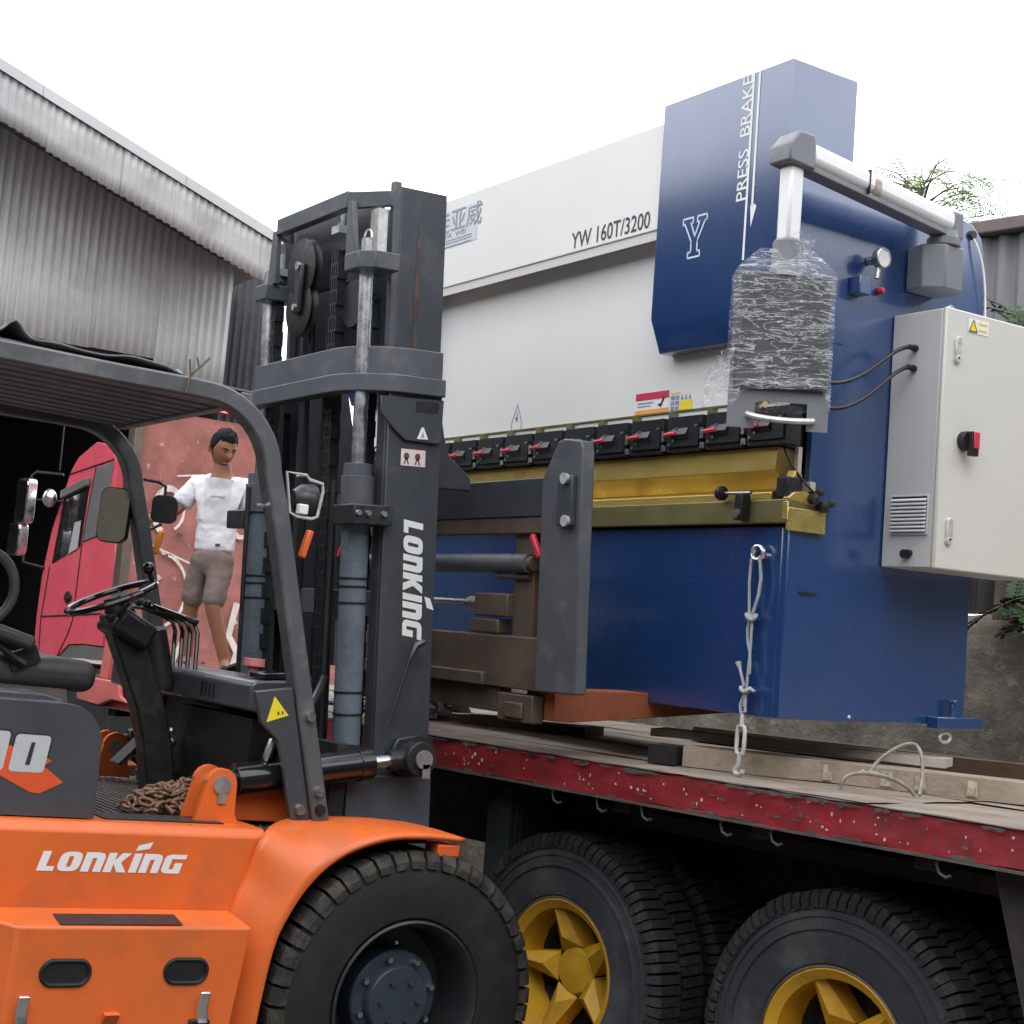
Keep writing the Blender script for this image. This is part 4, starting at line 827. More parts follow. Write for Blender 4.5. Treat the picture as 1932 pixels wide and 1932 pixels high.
# --- mast (its centre line lies at x = .095)
def X(s, v): return v if s > 0 else .19-v
def Mo(name, b, m, par=None, **k): return obj(name, b, m, par or fk, MF, **k)
def channel(xo, xi, y0, y1, z0, z1, t=.022, s=1):
    """C section, web at xo, flanges towards xi"""
    a, b_ = (xi, xo) if s > 0 else (xo, xi)
    c = B(); wo = (xo-s*t, xo) if s > 0 else (xo, xo-s*t)
    c.box(min(wo), max(wo), y0, y1, z0, z1)
    lo, hi = min(xi, xo-s*t), max(xi, xo-s*t)
    c.box(lo, hi, y0, y0+t, z0, z1).box(lo, hi, y1-t, y1, z0, z1); return c
for s in (1, -1):
    om = Mo('outer_rail', channel(X(s,.62), X(s,.535 if s > 0 else .49), .083, .312, -.38, 2.20, s=s), darkmetal, bevel=.004)
    Mo('inner_rail', channel(X(s,.53), X(s,.45), .150, .352, -.30, 2.925, s=s), darkmetal, bevel=.004)
    Mo('rail_flange', B().box(min(X(s,.532),X(s,.50)), max(X(s,.532),X(s,.50)), .118, .149, 2.30, 2.94), darkmetal2, bevel=.003)
    gs = [(.040,2.110),(.312,2.118),(.306,1.958),(.285,1.950),(.150,1.955),(.110,1.985),(.045,2.045)]
    gu = Mo('gusset', B().prism(gs, 'x', min(X(s,.622),X(s,.634)), max(X(s,.622),X(s,.634))), darkmetal, bevel=.004)
    Mo('gusset_slot', B().prism([(.19,2.062),(.285,2.066),(.292,2.09),(.282,2.108),(.19,2.102)], 'x', min(X(s,.6342),X(s,.6352)), max(X(s,.6342),X(s,.6352))), black, gu)
    lb = Mo('mast_foot', B().prism([(-.04,.45),(-.04,.73),(.311,.723),(.311,-.3),(.05,-.3)], 'x', min(X(s,.622),X(s,.65)), max(X(s,.622),X(s,.65))), darkmetal2, bevel=.004)
    Mo('tilt_boss', B().prism([(.315,.725),(.315,.865),(.25,.875),(.16,.862),(.135,.81),(.145,.745),(.19,.722)], 'x', min(X(s,.624),X(s,.655)), max(X(s,.624),X(s,.655))), rimgrey, bevel=.006)
    Mo('tilt_pin', B().cyl((X(s,.645),.205,.797), (X(s,.775),.205,.797), .028, n=16).cyl((X(s,.770),.205,.797), (X(s,.778),.205,.797), .034, n=18).obox((X(s,.775),.213,.755), (.006,.03,.05)), pinmetal)
    Mo('yoke', B().cyl((X(s,.735),.205,.797), (X(s,.758),.205,.797), .062, n=18), rimgrey, bevel=.003)
    lc = Mo('lift_cylinder', B().cyl((X(s,.535 if s > 0 else .49),.012,-.30), (X(s,.535 if s > 0 else .49),.012,1.70), .0515, n=24), cylgrey)
    Mo('cylinder_head', B().cyl((X(s,.535 if s > 0 else .49),.012,1.70), (X(s,.535 if s > 0 else .49),.012,1.815), .061, n=24).cyl((X(s,.535 if s > 0 else .49),.012,1.815), (X(s,.535 if s > 0 else .49),.012,1.860), .053, n=24), darkmetal2, lc, bevel=.005)
    for zb_ in (1.435,1.405,1.345,1.02,.94): Mo('cylinder_band', B().cyl((X(s,.535 if s > 0 else .49),.012,zb_), (X(s,.535 if s > 0 else .49),.012,zb_+.007), .0545, n=20), black, lc)
    Mo('lift_rod', B().cyl((X(s,.535 if s > 0 else .49),.012,1.85), (X(s,.535 if s > 0 else .49),.012,2.575), .0265, n=24), chrome, lc)
    Mo('cylinder_clamp', B().box(min(X(s,.49),X(s,.655)), max(X(s,.49),X(s,.655)), -.062, .10, 1.632, 1.708), rimgrey, lc, bevel=.006)
    for a in (-.045,-.005,.06): Mo('clamp_bolt', B().cyl((X(s,.655),a,1.675), (X(s,.668),a,1.675), .012, .010, 10), chrome, lc)
    Mo('oil_pipe', B().tube([(X(s,.47),-.05,1.80),(X(s,.47),-.06,1.0),(X(s,.465),-.06,.2)], .010, 8), rimgrey, lc)
    cap = Mo('rod_cap', B().prism([(-.05,-.055),(.06,-.055),(.105,-.005),(.10,.10),(-.06,.10)] if s > 0 else [(-.10,-.04),(.0,-.04),(.02,.0),(.02,.10),(-.10,.10)], 'z', 2.575, 2.640), darkmetal2, bevel=.005)
    for v in cap.data.vertices: pass
    cap.data.transform(FF.inverted() @ MF @ Matrix.Translation((.53 if s > 0 else -.33,0,0)) @ Matrix.Scale(s, 4, (1,0,0)) @ MF.inverted() @ FF)
    Mo('cap_web', B().prism([(X(s,.40),2.64),(X(s,.475),2.64),(X(s,.44),2.86),(X(s,.40),2.86)], 'y', -.01, .012), darkmetal2, bevel=.003)
    Mo('cap_plate', B().box(min(X(s,.46),X(s,.52)), max(X(s,.46),X(s,.52)), .06, .10, 2.645, 2.83), galv if s > 0 else darkmetal2)
    Mo('guide_nut', B().cyl((X(s,.535 if s > 0 else .49),.012,2.64), (X(s,.535 if s > 0 else .49),.012,2.70), .024, n=12).tube([(X(s,.535 if s > 0 else .49)+.03*math.cos(a),.012,2.70+.035*math.sin(a)) for a in [k*math.pi/10 for k in range(11)]], .004, 5), steel)
    ch = [(X(s,.40),.0),(X(s,.53),.11)]
    Mo('top_arm', B().add([(X(s,.40),-.012,2.835),(X(s,.40),.012,2.835),(X(s,.53),.12,2.84),(X(s,.54),.095,2.84),(X(s,.40),-.012,2.90),(X(s,.40),.012,2.90),(X(s,.53),.12,2.897),(X(s,.54),.095,2.897)], [(0,1,2,3),(4,5,6,7),(0,3,7,4),(1,2,6,5),(0,1,5,4),(3,2,6,7)]), darkmetal2, bevel=.003)
Mo('top_crossbar', B().box(-.21, .40, -.012, .03, 2.840, 2.905), darkmetal2, bevel=.004)
Mo('top_plate', B().box(-.25, .44, .11, .13, 2.60, 2.905), darkmetal); Mo('inner_back_plate', B().box(-.33, .445, .300, .318, 2.32, 2.89), darkmetal)
def arch(zb, zt, off, t, nm):
    R_a = .17; xr, xl = .635+off, -.445-off; yb = -.055-off
    pl = [(xl,.31),(xl,yb+R_a)]+[(xl+R_a-R_a*math.cos(a), yb+R_a-R_a*math.sin(a)) for a in [k*math.pi/16 for k in range(1, 9)]]
    R_b = .23
    pl += [(xr-R_b+R_b*math.sin(a), yb+R_b-R_b*math.cos(a)) for a in [k*math.pi/20 for k in range(0, 11)]]+[(xr,.31)]
    b = B(); n = len(pl)
    for i, p in enumerate(pl):
        d = Vector((pl[min(i+1, n-1)][0]-pl[max(i-1, 0)][0], pl[min(i+1, n-1)][1]-pl[max(i-1, 0)][1])).normalized(); q = Vector((d.y, -d.x))
        for zz, k in ((zb,0),(zb,t),(zt,t),(zt,0)): b.v.append(Vector((p[0]-q.x*k, p[1]-q.y*k, zz)))
    b.f = [(i*4+k, i*4+(k+1) % 4, i*4+4+(k+1) % 4, i*4+4+k) for i in range(n-1) for k in range(4)]+[(0,1,2,3), tuple(range(4*n-4, 4*n))]
    return Mo(nm, b, darkmetal2, bevel=.004)
arch(2.196, 2.300, -.015, .05, 'upper_tie'); arch(2.128, 2.194, .012, .07, 'lower_tie')
Mo('cross_member', B().box(-.345, .535, .09, .14, 1.298, 1.395), darkmetal2, bevel=.004)
Mo('lower_cross_member', B().box(-.345, .535, .10, .30, -.25, .55), darkmetal)
def rollchain(x, y, z0, z1, nm='lift_chain'):
    b = B(); p = .052; n = int((z1-z0)/p)
    for i in range(n):
        z = z0+i*p; o = .0 if i % 2 else .007
        for sx in (-.026+o, -.009+o, .009-o, .026-o): b.obox((x+sx, y, z), (.007, .042, .062))
        b.cyl((x-.032, y, z+p/2), (x+.032, y, z+p/2), .0075, n=6)
    Mo(nm, b, rimgrey)
rollchain(-.275, .035, .6, 2.72); rollchain(.24, .05, .6, 2.76); rollchain(.43, .10, .6, 2.55)
for x, z in ((-.275,2.70),(.24,2.79)): Mo('chain_anchor', B().cyl((x,.05,z), (x,.05,z+.08), .013, n=8).obox((x,.05,z), (.06,.05,.03)), galv)
pu = Mo('hose_sheave', B().lathe([(.001,-.02),(.11,-.02),(.125,-.016),(.105,0),(.125,.016),(.11,.02),(.001,.02)], (-.03,.035,2.675), 'y', 32).lathe([(.001,-.02),(.10,-.02),(.115,-.016),(.10,0),(.115,.016),(.10,.02),(.001,.02)], (-.04,.035,2.52), 'y', 32), black)
Mo('sheave_link', B().prism([(-.05,2.49),(.01,2.49),(.03,2.69),(-.03,2.70)], 'y', -.008, .014), rimgrey, pu, bevel=.01)
Mo('sheave_bolt', B().cyl((.0,-.016,2.68), (.0,-.007,2.68), .017, n=10), chrome, pu); Mo('sheave_bolt', B().cyl((-.02,-.016,2.515), (-.02,-.007,2.515), .014, n=10), chrome, pu)
Mo('chain_sheave', B().lathe([(.001,-.03),(.09,-.03),(.10,0),(.09,.03),(.001,.03)], (.34,.09,2.49), 'y', 24), rimgrey)
Mo('mast_hoses', B().tube([(-.05,.09,2.5),(-.06,.09,1.6),(-.05,.09,.5)], .014, 8).tube([(.10,.09,2.5),(.10,.09,1.6),(.12,.09,.5)], .014, 8), hosew)
# lettering and stickers on the near rail
near = [o for o in fk.children if o.name.startswith('outer_rail')][0]
lg2 = logo_b(.083); sc = .445/lg2.w
lgm = B().add([(p.x*sc, p.y, 0) for p in lg2.v], lg2.f)
decal('lettering', lgm, inkw, near, MF, (.62,.166,1.664), (0,.03,-1), (0,1,.03))
decal('sticker', rect(.105, .062), pm('pinkish_sticker', (.72,.62,.60), .5), near, MF, (.62,.142,1.862), (0,1,.0), (0,0,1))
for a in (.145+.02, .145+.068):
    decal('pictogram', B().add([(a-.142+.012*math.cos(t), .036+.013*math.sin(t), 0) for t in [k*.628 for k in range(10)]], [tuple(range(10))]), primer, near, MF, (.62,.142,1.862), (0,1,0), (0,0,1), .003)
    decal('pictogram', B().add([(a-.154,.006,0),(a-.148,.006,0),(a-.142,.026,0),(a-.136,.006,0),(a-.130,.006,0),(a-.138,.03,0),(a-.146,.03,0)], [(0,1,2,5,6),(2,3,4,5)]), primer, near, MF, (.62,.142,1.862), (0,1,0), (0,0,1), .003)
decal('sticker', B().add([(.198,1.963,0),(.246,1.965,0),(.226,2.008,0),(.216,2.007,0)], [(0,1,2,3)]), inkw, near, MF, (.634,0,0), (0,1,0), (0,0,1), .003)
decal('pictogram', B().add([(.214,1.970,0),(.230,1.971,0),(.222,1.992,0)], [(0,1,2)]), inkg, near, MF, (.634,0,0), (0,1,0), (0,0,1), .004)
decal('rust_streak', B().add([(0,0,0),(.018,.03,0),(.016,.45,0),(.004,.50,0),(-.003,.2,0)], [(0,1,2,3,4)]), ruststain, [o for o in fk.children if o.name.startswith('inner_rail')][0], MF, (.53,.225,2.30), (0,1,0), (0,0,1))
Mo('mast_hook', B().tube([(.66,.11,.90),(.665,.19,1.15),(.665,.215,1.20),(.665,.25,1.215)], [.006,.007,.016,.012], 7), rimgrey)
# --- carriage and forks
cbk = [(.318,2.285),(.365,2.275),(.42,2.0),(.445,1.93),(.53,1.865),(.548,1.845),(.55,1.80),(.318,1.80)]
for s in (1, -1):
    Mo('carriage_bracket', B().prism(cbk, 'x', min(X(s,.44),X(s,.47)), max(X(s,.44),X(s,.47))), darkmetal, bevel=.005)
    pp = [(.905,1.048),(.905,1.835),(1.0,1.968),(1.03,1.975),(1.135,1.962),(1.146,1.93),(1.146,1.054)]
    pt = Mo('carriage_plate', B().prism([(X(s,a), b_) for a, b_ in pp], 'y', .585, .64), darkmetal2, bevel=.006)
    cp = Mo('wear_pad', B().box(min(X(s,1.03),X(s,1.12)), max(X(s,1.03),X(s,1.12)), .562, .5845, 1.655, 1.838), darkmetal, pt, bevel=.005)
    for x, z in ((1.088,1.825),(1.10,1.672)): Mo('pad_bolt', B().cyl((X(s,x),.545,z), (X(s,x),.562,z), .021, .018, 12), galv, pt)
    Mo('side_shift_pin', B().obox((X(s,.86),.60,1.585), (.022,.02,.10), Matrix.Rotation(rad(-35*s), 3, 'Y')), redplastic, bevel=.004)
    Mo('carriage_post', B().box(min(X(s,.68),X(s,.81)), max(X(s,.68),X(s,.81)), .63, .69, 1.2, 1.66), rustb, bevel=.004)
    fx0, fx1 = (.75, .93) if s > 0 else (-.74, -.56)
    Mo('fork', B().prism([(.66,.94),(.66,1.82),(.725,1.82),(.735,1.052),(1.05,1.045),(2.1,1.002),(2.1,.985),(1.05,.945),(.72,.935)], 'x', fx0, fx1), rust, bevel=.006)
    Mo('fork_hook', B().box(min(X(s,.64),X(s,.87)), max(X(s,.64),X(s,.87)), .60, .655, .925, 1.03).box(min(X(s,.70),X(s,.82)), max(X(s,.70),X(s,.82)), .585, .60, .94, 1.0), rustb, bevel=.006)
Mo('upper_bar', B().box(-.714, .904, .60, .655, 1.695, 1.840), darkmetal, bevel=.005)
Mo('upper_bar_lip', B().box(-.714, .904, .605, .655, 1.633, 1.6935), rustb, bevel=.004)
Mo('lower_bar', B().box(-.714, .904, .60, .658, 1.048, 1.245), rustb, bevel=.005)
Mo('lower_bar_foot', B().box(-.37, .56, .575, .60, 1.05, 1.10), rustb, bevel=.005); Mo('fork_stop', B().box(-.3,.62,.62,.68,.95,1.047), rustb, bevel=.005)
sh_ = Mo('shift_cylinder', B().cyl((-.61,.62,1.52), (.80,.62,1.52), .037, n=20), darkmetal2)
Mo('cylinder_end', B().cyl((.80,.62,1.52), (.83,.62,1.52), .028, n=14).cyl((.58,.62,1.472), (.795,.62,1.468), .010, n=8), rustb, sh_)
Mo('clamp_block', B().box(.45, .68, .60, .68, 1.315, 1.405).box(.42,.62,.60,.67,1.250,1.305), rustb, bevel=.006)
Mo('clamp_rod', B().cyl((-.2,.63,1.368), (.44,.63,1.365), .012, n=10).cyl((.38,.63,1.36), (.45,.63,1.36), .030, n=12), steel)
# ------------------------------------------------------------------ flatbed (frame T: x to the right along its side, y across)
tk = thing('flatbed_trailer', 'flatbed trailer with chipped red side beam and yellow star wheels', 'trailer', TF)
def T(name, b, m, par=None, **k): return obj(name, b, m, par or tk, TF, **k)
dk = T('deck', B().box(-3.45, 5.2, -.12, 2.36, 1.285, 1.318).box(-6.6, -3.452, 1.1, 2.36, 1.285, 1.318), chassis)
rw = random.Random(3)
for i in range(8):
    y0 = -.128+.311*i
    for a, b_ in ((-6.6 if y0 > 1 else -3.5,-2.9),(-2.896,1.4),(1.404,5.2)):
        dz = rw.uniform(-.004, .003)
        T('deck_plank', B().grid(lambda u, v: (a+(b_-a)*u, y0+.305*v, 1.352+dz+.004*noise.noise(Vector((u*9, y0*3, v*2)))), 30, 3), deckm, dk, smooth=0)
def beamf(u, v):
    x = -3.5+8.7*u; z = 1.236+.112*v
    return (x, -.152+.006*noise.noise(Vector((x*3, z*14, 0)))+(.004*noise.noise(Vector((x*14, z*30, 3)))), z+(.006*noise.noise(Vector((x*6, v, 2))) if v in (0, 1) else 0))
bm_ = T('side_beam', B().grid(beamf, 240, 6), redbeam, smooth=60); T('beam_core', B().box(-3.5, 5.2, -.138, -.11, 1.237, 1.347), redbeam, bm_)
T('beam_top_edge', B().grid(lambda u, v: (-3.5+8.7*u, -.160+.034*v+.003*noise.noise(Vector((u*90,0,1))), 1.351+.0045*noise.noise(Vector((u*70, v, 5)))), 260, 1), beamedge, bm_)
rb = random.Random(21)
for nm_, mt_, cnt_ in (('rust_chips', beamedge, 190), ('pale_chips', woodp, 130)):
    cb2 = B()
    for i in range(cnt_):
        x = rb.uniform(-1.2, 4.0); pale = nm_ == 'pale_chips'
        edge = rb.choice((1.343, 1.343, 1.241)) if not pale else rb.uniform(1.25, 1.335)
        rx_, rz_ = (rb.uniform(.012,.07), rb.uniform(.004,.016)) if not pale else (rb.uniform(.002,.009), rb.uniform(.002,.010))
        if not pale and i % 3 == 0: edge = rb.uniform(1.25, 1.34); rx_ *= .35; rz_ *= .5
        cb2.add([(x+rx_*math.cos(a)*rb.uniform(.5,1), -.1655-.0004*(i % 5), min(1.348, max(1.237, edge+rz_*math.sin(a)*rb.uniform(.4,1)))) for a in [q*.785 for q in range(8)]], [tuple(range(8))])
    o_c = T(nm_, cb2, mt_, bm_, smooth=0, recalc=False); o_c['kind'] = 'stuff'
T('beam_bottom_edge', B().box(-3.5, 5.2, -.165, -.10, 1.226, 1.2345), beamedge, bm_)
T('side_beam', B().box(-6.6, 5.2, 2.34, 2.37, 1.236, 1.348), redbeam)
hkm = B().tube([(0,0,0),(.0,-.002,-.03),(.012,-.004,-.058),(.04,-.004,-.070),(.062,-.004,-.060)], .0065, 7).mesh('rope_hook'); hkm.materials.append(hookdark)
for x in (.05,.277,.494,.849,1.056,1.664,2.2,2.9): inst('rope_hook', hkm, None, tk, Matrix.Translation((x,-.135,1.232)) @ Matrix.Scale(.8, 4))
T('chassis_rail', B().box(-6.5, 5, .68, .76, .82, 1.22), chassis); T('chassis_rail', B().box(-6.5, 5, 1.48, 1.56, .82, 1.22), chassis)
for i in range(14): T('cross_bearer', B().box(-3.4+.62*i, -3.32+.62*i, -.09, 2.33, 1.18, 1.284), chassis)
T('side_leg', B().box(-.46, -.33, .02, .06, .22, 1.25), chassisg); T('side_leg', B().box(-.30, -.29, .02, .5, .3, 1.25), chassis)
T('mud_flap', B().add([(1.80,-.06,1.235),(2.16,-.02,1.235),(2.24,.02,.45),(2.02,-.04,.45)], [(0,1,2,3)]), flapb)
bpy.data.objects[tk.children[-1].name].modifiers.new('t', 'SOLIDIFY').thickness = .03
T('mud_guard', B().box(-.6, 1.95, .2, 2.05, 1.10, 1.16), chassis)
T('rear_box', B().box(2.4, 3.6, .1, .6, .5, 1.1), chassis)
t2_m = tyre(B(), .517, .27, .27).mesh('truck_tyre'); t2_m.materials.append(rubber2)
r2_m = B()
for rr_, hh in ((.40,.1365),(.44,.1325),(.465,.1275)): r2_m.lathe([(rr_-.008,hh-.004),(rr_-.004,hh+.004),(rr_+.004,hh+.004),(rr_+.008,hh-.004)], (0,0,0), 'x', 64)
r2_m = r2_m.mesh('sidewall_rings'); r2_m.materials.append(rubber2)
tr2 = lugs(B(), .524, .275, 84, .02, .40).mesh('truck_tread', smooth=20); tr2.materials.append(tread2)
ri2 = B().lathe([(.272,.108),(.278,.120),(.270,.124),(.255,.112),(.238,.10),(.236,.02),(.225,-.06)], (0,0,0), 'x', 48).mesh('rim_ring'); ri2.materials.append(rimyellow)
lip2 = B().lathe([(.276,.110),(.284,.118),(.284,.124),(.277,.126)], (0,0,0), 'x', 48).mesh('lock_ring'); lip2.materials.append(rustb)
sp2 = B()
for k in range(5):                                       # five folded spokes like a star
    a = 2*math.pi*k/5+.25
    def q(r, da, x): return (x, r*math.cos(a+da), r*math.sin(a+da))
    sp2.add([q(.237,-.10,.070), q(.237,.10,.070), q(.10,.60,.020), q(.10,-.60,.020), q(.13,0,.070), q(.237,0,.092)], [(0,5,4,3),(5,1,2,4),(3,4,2)])
    sp2.add([q(.237,-.10,.070), q(.10,-.60,.020), q(.10,-.60,-.06), q(.237,-.10,-.03)], [(0,1,2,3)]); sp2.add([q(.237,.10,.070), q(.10,.60,.020), q(.10,.60,-.06), q(.237,.10,-.03)], [(3,2,1,0)])
sp2.lathe([(.10,.010),(.085,.026),(.04,.034),(.001,.036)], (0,0,0), 'x', 10)
sp2 = sp2.mesh('spokes', smooth=25); sp2.materials.append(rimyellow)
in2 = B().lathe([(.236,-.02),(.20,-.075),(.001,-.075)], (0,0,0), 'x', 24).mesh('brake_drum'); in2.materials.append(chassis)
def twheel(x, y, face):
    R = Matrix.Translation((x, y, .528)) @ Matrix.Rotation(-math.pi/2 if face else math.pi/2, 4, 'Z') @ Matrix.Rotation(random.uniform(0, 6), 4, 'X')
    w = inst('wheel', t2_m, None, tk, R)
    for nm, me in (('sidewall_rings', r2_m), ('tread', tr2), ('rim_ring', ri2), ('lock_ring', lip2), ('spokes', sp2), ('brake_drum', in2)):
        o = link(nm, me, None, w); o.matrix_local = WF
for x in (0.0, 1.24):
    for y, f in ((.135, 1), (.47, 1), (1.75, 0), (2.09, 0)): twheel(x, y, f)
    T('axle', B().cyl((x,.3,.528), (x,1.95,.528), .07, n=14), chassis)
T('spring_pack', B().box(-.5, 1.7, .72, .80, .62, .74).box(-.5,1.7,1.44,1.52,.62,.74), chassis)

# ------------------------------------------------------------------ red truck cab parked beyond
rt = thing('parked_truck', 'red truck with grey lower panels parked beyond the forklift, facing the shed', 'truck', TF @ Matrix.Translation((-9, 2.5, 0)))
def R_(name, b, m, par=None, **k): return obj(name, b, m, par or rt, TF, **k)
prof = [(-9.66,1.30),(-9.68,1.60),(-9.66,2.02),(-9.56,2.45),(-9.30,3.02),(-9.18,3.14),(-8.86,3.275),(-8.60,3.22),(-8.46,3.10),(-8.40,2.6),(-8.35,1.41),(-8.72,1.41),(-8.98,1.39),(-9.17,1.27),(-9.28,1.10),(-9.64,1.05)]
cbd = R_('cab_body', B().prism(prof, 'y', 2.52, 4.8), cabred, bevel=.05, seg=3)
R_('cab_window', B().prism([(-9.36,2.80),(-8.90,2.905),(-8.955,2.30),(-9.47,2.13)], 'y', 2.510, 2.519), glassd, cbd)
R_('window_visor', B().prism([(-9.39,2.82),(-8.88,2.94),(-8.88,2.86),(-9.38,2.74)], 'y', 2.47, 2.512), cabgreyp, cbd, bevel=.01)
R_('seat_cover', B().prism([(-9.10,2.52),(-8.98,2.54),(-8.99,2.28),(-9.16,2.22)], 'y', 2.5085, 2.5095), zincf, cbd)
R_('quarter_panel', B().prism([(-8.80,3.02),(-8.49,3.08),(-8.55,2.42),(-8.91,2.34)], 'y', 2.508, 2.519), cabgreyp, cbd, bevel=.004)
def groove(pts, nm='door_seam'):
    R_(nm, B().tube([(a, 2.5185, b_) for a, b_ in pts], .008, 5), chassis, cbd)
groove([(-8.82,3.04),(-8.93,2.33),(-8.945,1.62),(-9.0,1.50),(-9.17,1.27)]); groove([(-9.52,2.1),(-9.58,1.6),(-9.55,1.3)]); groove([(-9.58,1.62),(-8.96,1.66),(-8.42,1.70)], 'body_crease'); groove([(-9.32,2.98),(-8.5,3.10)], 'roof_seam')
R_('door_handle', B().lathe([(.001,-.012),(.055,-.012),(.06,0)], (-9.09,2.52,1.82), 'y', 16).box(-9.12,-9.0,2.49,2.512,1.80,1.84), chassis, cbd, bevel=.004)
R_('side_fairing', B().prism([(-8.60,2.47),(-8.30,2.37),(-8.25,1.95),(-8.27,1.62),(-8.45,1.60)], 'y', 2.515, 2.56), cabred, cbd, bevel=.01)
R_('wheel_arch', B().prism([(-8.32,1.40),(-8.72,1.405),(-8.98,1.385),(-9.165,1.265),(-9.25,1.05),(-9.3,.75),(-8.32,.75)], 'y', 2.53, 2.62), cabgreyp, bevel=.02)
R_('front_bumper', B().box(-9.70, -9.3, 2.55, 4.78, .45, 1.04), cabgreyp, bevel=.04)
w_ = inst('wheel', t2_m, None, rt, Matrix.Translation((.25, .30, .528)) @ Matrix.Rotation(-math.pi/2, 4, 'Z')); q_ = link('tread', tr2, None, w_); q_.matrix_local = WF
for i, (x, z, w, h) in enumerate(((-9.70,2.70,.25,.43),(-9.78,2.33,.25,.31))):
    mm_ = R_('mirror', B().prism([(x-w/2+p[0], z-h/2+p[1]) for p in rrect(w, h, .05, 4)], 'y', 2.25, 2.33), chrome, bevel=.02, seg=3)
    R_('mirror_glass', B().prism([(x-w/2+.02+p[0]*.82, z-h/2+.02+p[1]*.9) for p in rrect(w, h, .05, 4)], 'y', 2.244, 2.2485), mirrorm, mm_, smooth=0)
R_('mirror', B().ball((-9.44,2.40,2.74), (.09,.06,.09), 16, 10), chrome)
R_('mirror_arm', B().tube([(-9.45,2.52,2.98),(-9.68,2.36,2.99),(-9.70,2.32,2.95),(-9.70,2.34,2.70),(-9.78,2.34,2.33),(-9.72,2.34,2.12),(-9.62,2.52,2.08)], .014, 7).tube([(-9.70,2.34,2.72),(-9.55,2.4,2.72),(-9.4,2.52,2.72)], .012, 6), black)
R_('grab_pole', B().tube([(-9.30,2.4,3.0),(-9.31,2.4,3.6)], .008, 5), black)
R_('frame_rail', B().box(-8.4, -4.9, 3.0, 3.15, .75, 1.05).box(-8.4,-4.9,4.1,4.25,.75,1.05), chassis)
T('headboard_stake', B().prism([(-3.47,1.37),(-3.37,1.37),(-3.34,1.70),(-3.42,1.72)], 'y', -.13, -.10), cabredd, bevel=.004)
T('headboard_stake', B().prism([(-3.36,1.37),(-3.28,1.37),(-3.27,1.52),(-3.33,1.66)], 'y', -.02, .01), cabredd, bevel=.004)
T('torn_beam_end', B().prism([(-3.60,1.33),(-3.50,1.375),(-3.15,1.372),(-3.12,1.30),(-3.04,1.27),(-3.20,1.275),(-3.34,1.235),(-3.58,1.25)], 'y', -.19, -.165), cabredd, bevel=.006)
# ------------------------------------------------------------------ loose things
# chain heap on the forklift floor
ch = thing('chain_heap', 'heap of rusty brown chain on the forklift floor edge', 'chain', FF @ Matrix.Translation((.55,-.76,1.06)))
n1, n2 = 10, 6; tor = B(); vs_ = []
for i in range(n1):
    a = 2*math.pi*i/n1; c = Vector(((.017+.0 if True else 0)*math.cos(a), .011*math.sin(a), 0)); c.x += .008*math.copysign(1, math.cos(a)) if abs(math.cos(a)) > .3 else 0
    vs_.append(c)
lk = B().tube(vs_, .0058, 6, True).mesh('chain_link'); lk.materials.append(chainm)
rc = random.Random(11)
for i in range(210):
    u, w = rc.gauss(0, .42), rc.gauss(0, .42)
    u = max(-1, min(1, u)); w = max(-1, min(1, w)); hh = max(0, 1-u*u*.9)*max(0, 1-w*w*.9)
    z = .006+rc.uniform(0, 1)**.6*(.085*hh+.04*max(0, hh-.2)*(1 if u > .3 else .2))
    M_ = Matrix.Translation((w*.10+.0, u*.145+.02, z)) @ Matrix.Rotation(rc.uniform(0, 6.28), 4, 'Z') @ Matrix.Rotation(rc.uniform(-1.3, 1.3), 4, 'X') @ Matrix.Rotation(rc.uniform(-.6, .6), 4, 'Y')
    inst('chain_link', lk, None, ch, M_)
# rope and turnbuckle hanging from the press eye
EY = PF @ Vector((-.13, -.012, .575))
tbk = thing('hanging_turnbuckle', 'knotted rope with white turnbuckle and hook hanging from the blue press', 'rigging', Matrix.Translation(EY))
def H(name, b, m): return obj(name, b, m, tbk, Matrix.Translation(EY) @ Matrix.Scale(.878, 4, (0,0,1)))
H('eye_bolt', B().tube([(.028*math.cos(a),-.012,.0+.028*math.sin(a)) for a in [k*math.pi/9 for k in range(18)]], .0085, 8, True).cyl((.02,.0,-.01), (.02,.03,-.01), .014, n=8), chrome)
H('rope', B().tube([(-.012,-.014,.012),(-.026,-.016,-.03),(-.028,-.016,-.12),(-.018,-.016,-.24),(-.006,-.016,-.262)], .0052, 7).tube([(.012,-.014,-.012),(.030,-.016,-.10),(.024,-.016,-.17),(.0,-.016,-.25)], .006, 7)
  .tube([(-.012,-.016,-.26),(-.020,-.016,-.31),(-.012,-.018,-.36),(.0,-.016,-.40),(.008,-.018,-.455),(.006,-.016,-.49)], .0052, 7).tube([(.0,-.016,-.26),(.002,-.016,-.40),(-.004,-.016,-.55),(-.012,-.016,-.62)], .0052, 7)
  .tube([(-.014,-.018,-.54),(-.040,-.02,-.47),(-.052,-.02,-.445)], [.005,.006,.012], 7).tube([(-.012,-.016,-.57),(-.030,-.016,-.615),(-.020,-.018,-.65),(.0,-.018,-.64),(-.006,-.016,-.57)], .0055, 6), rope)
H('knot', B().tube([(.018*math.cos(a)-.006,-.016+.014*math.sin(a),-.262+.010*math.sin(2*a)) for a in [k*math.pi/8 for k in range(16)]], .009, 7, True).ball((-.006,-.016,-.262), .013), rope)
H('knot', B().tube([(.020*math.cos(a)-.008,-.016+.012*math.sin(a),-.553+.008*math.sin(2*a+1)) for a in [k*math.pi/8 for k in range(16)]], .008, 7, True).tube([(.0,-.018,-.553),(.03,-.02,-.55),(.042,-.02,-.556)], .006, 6), rope)
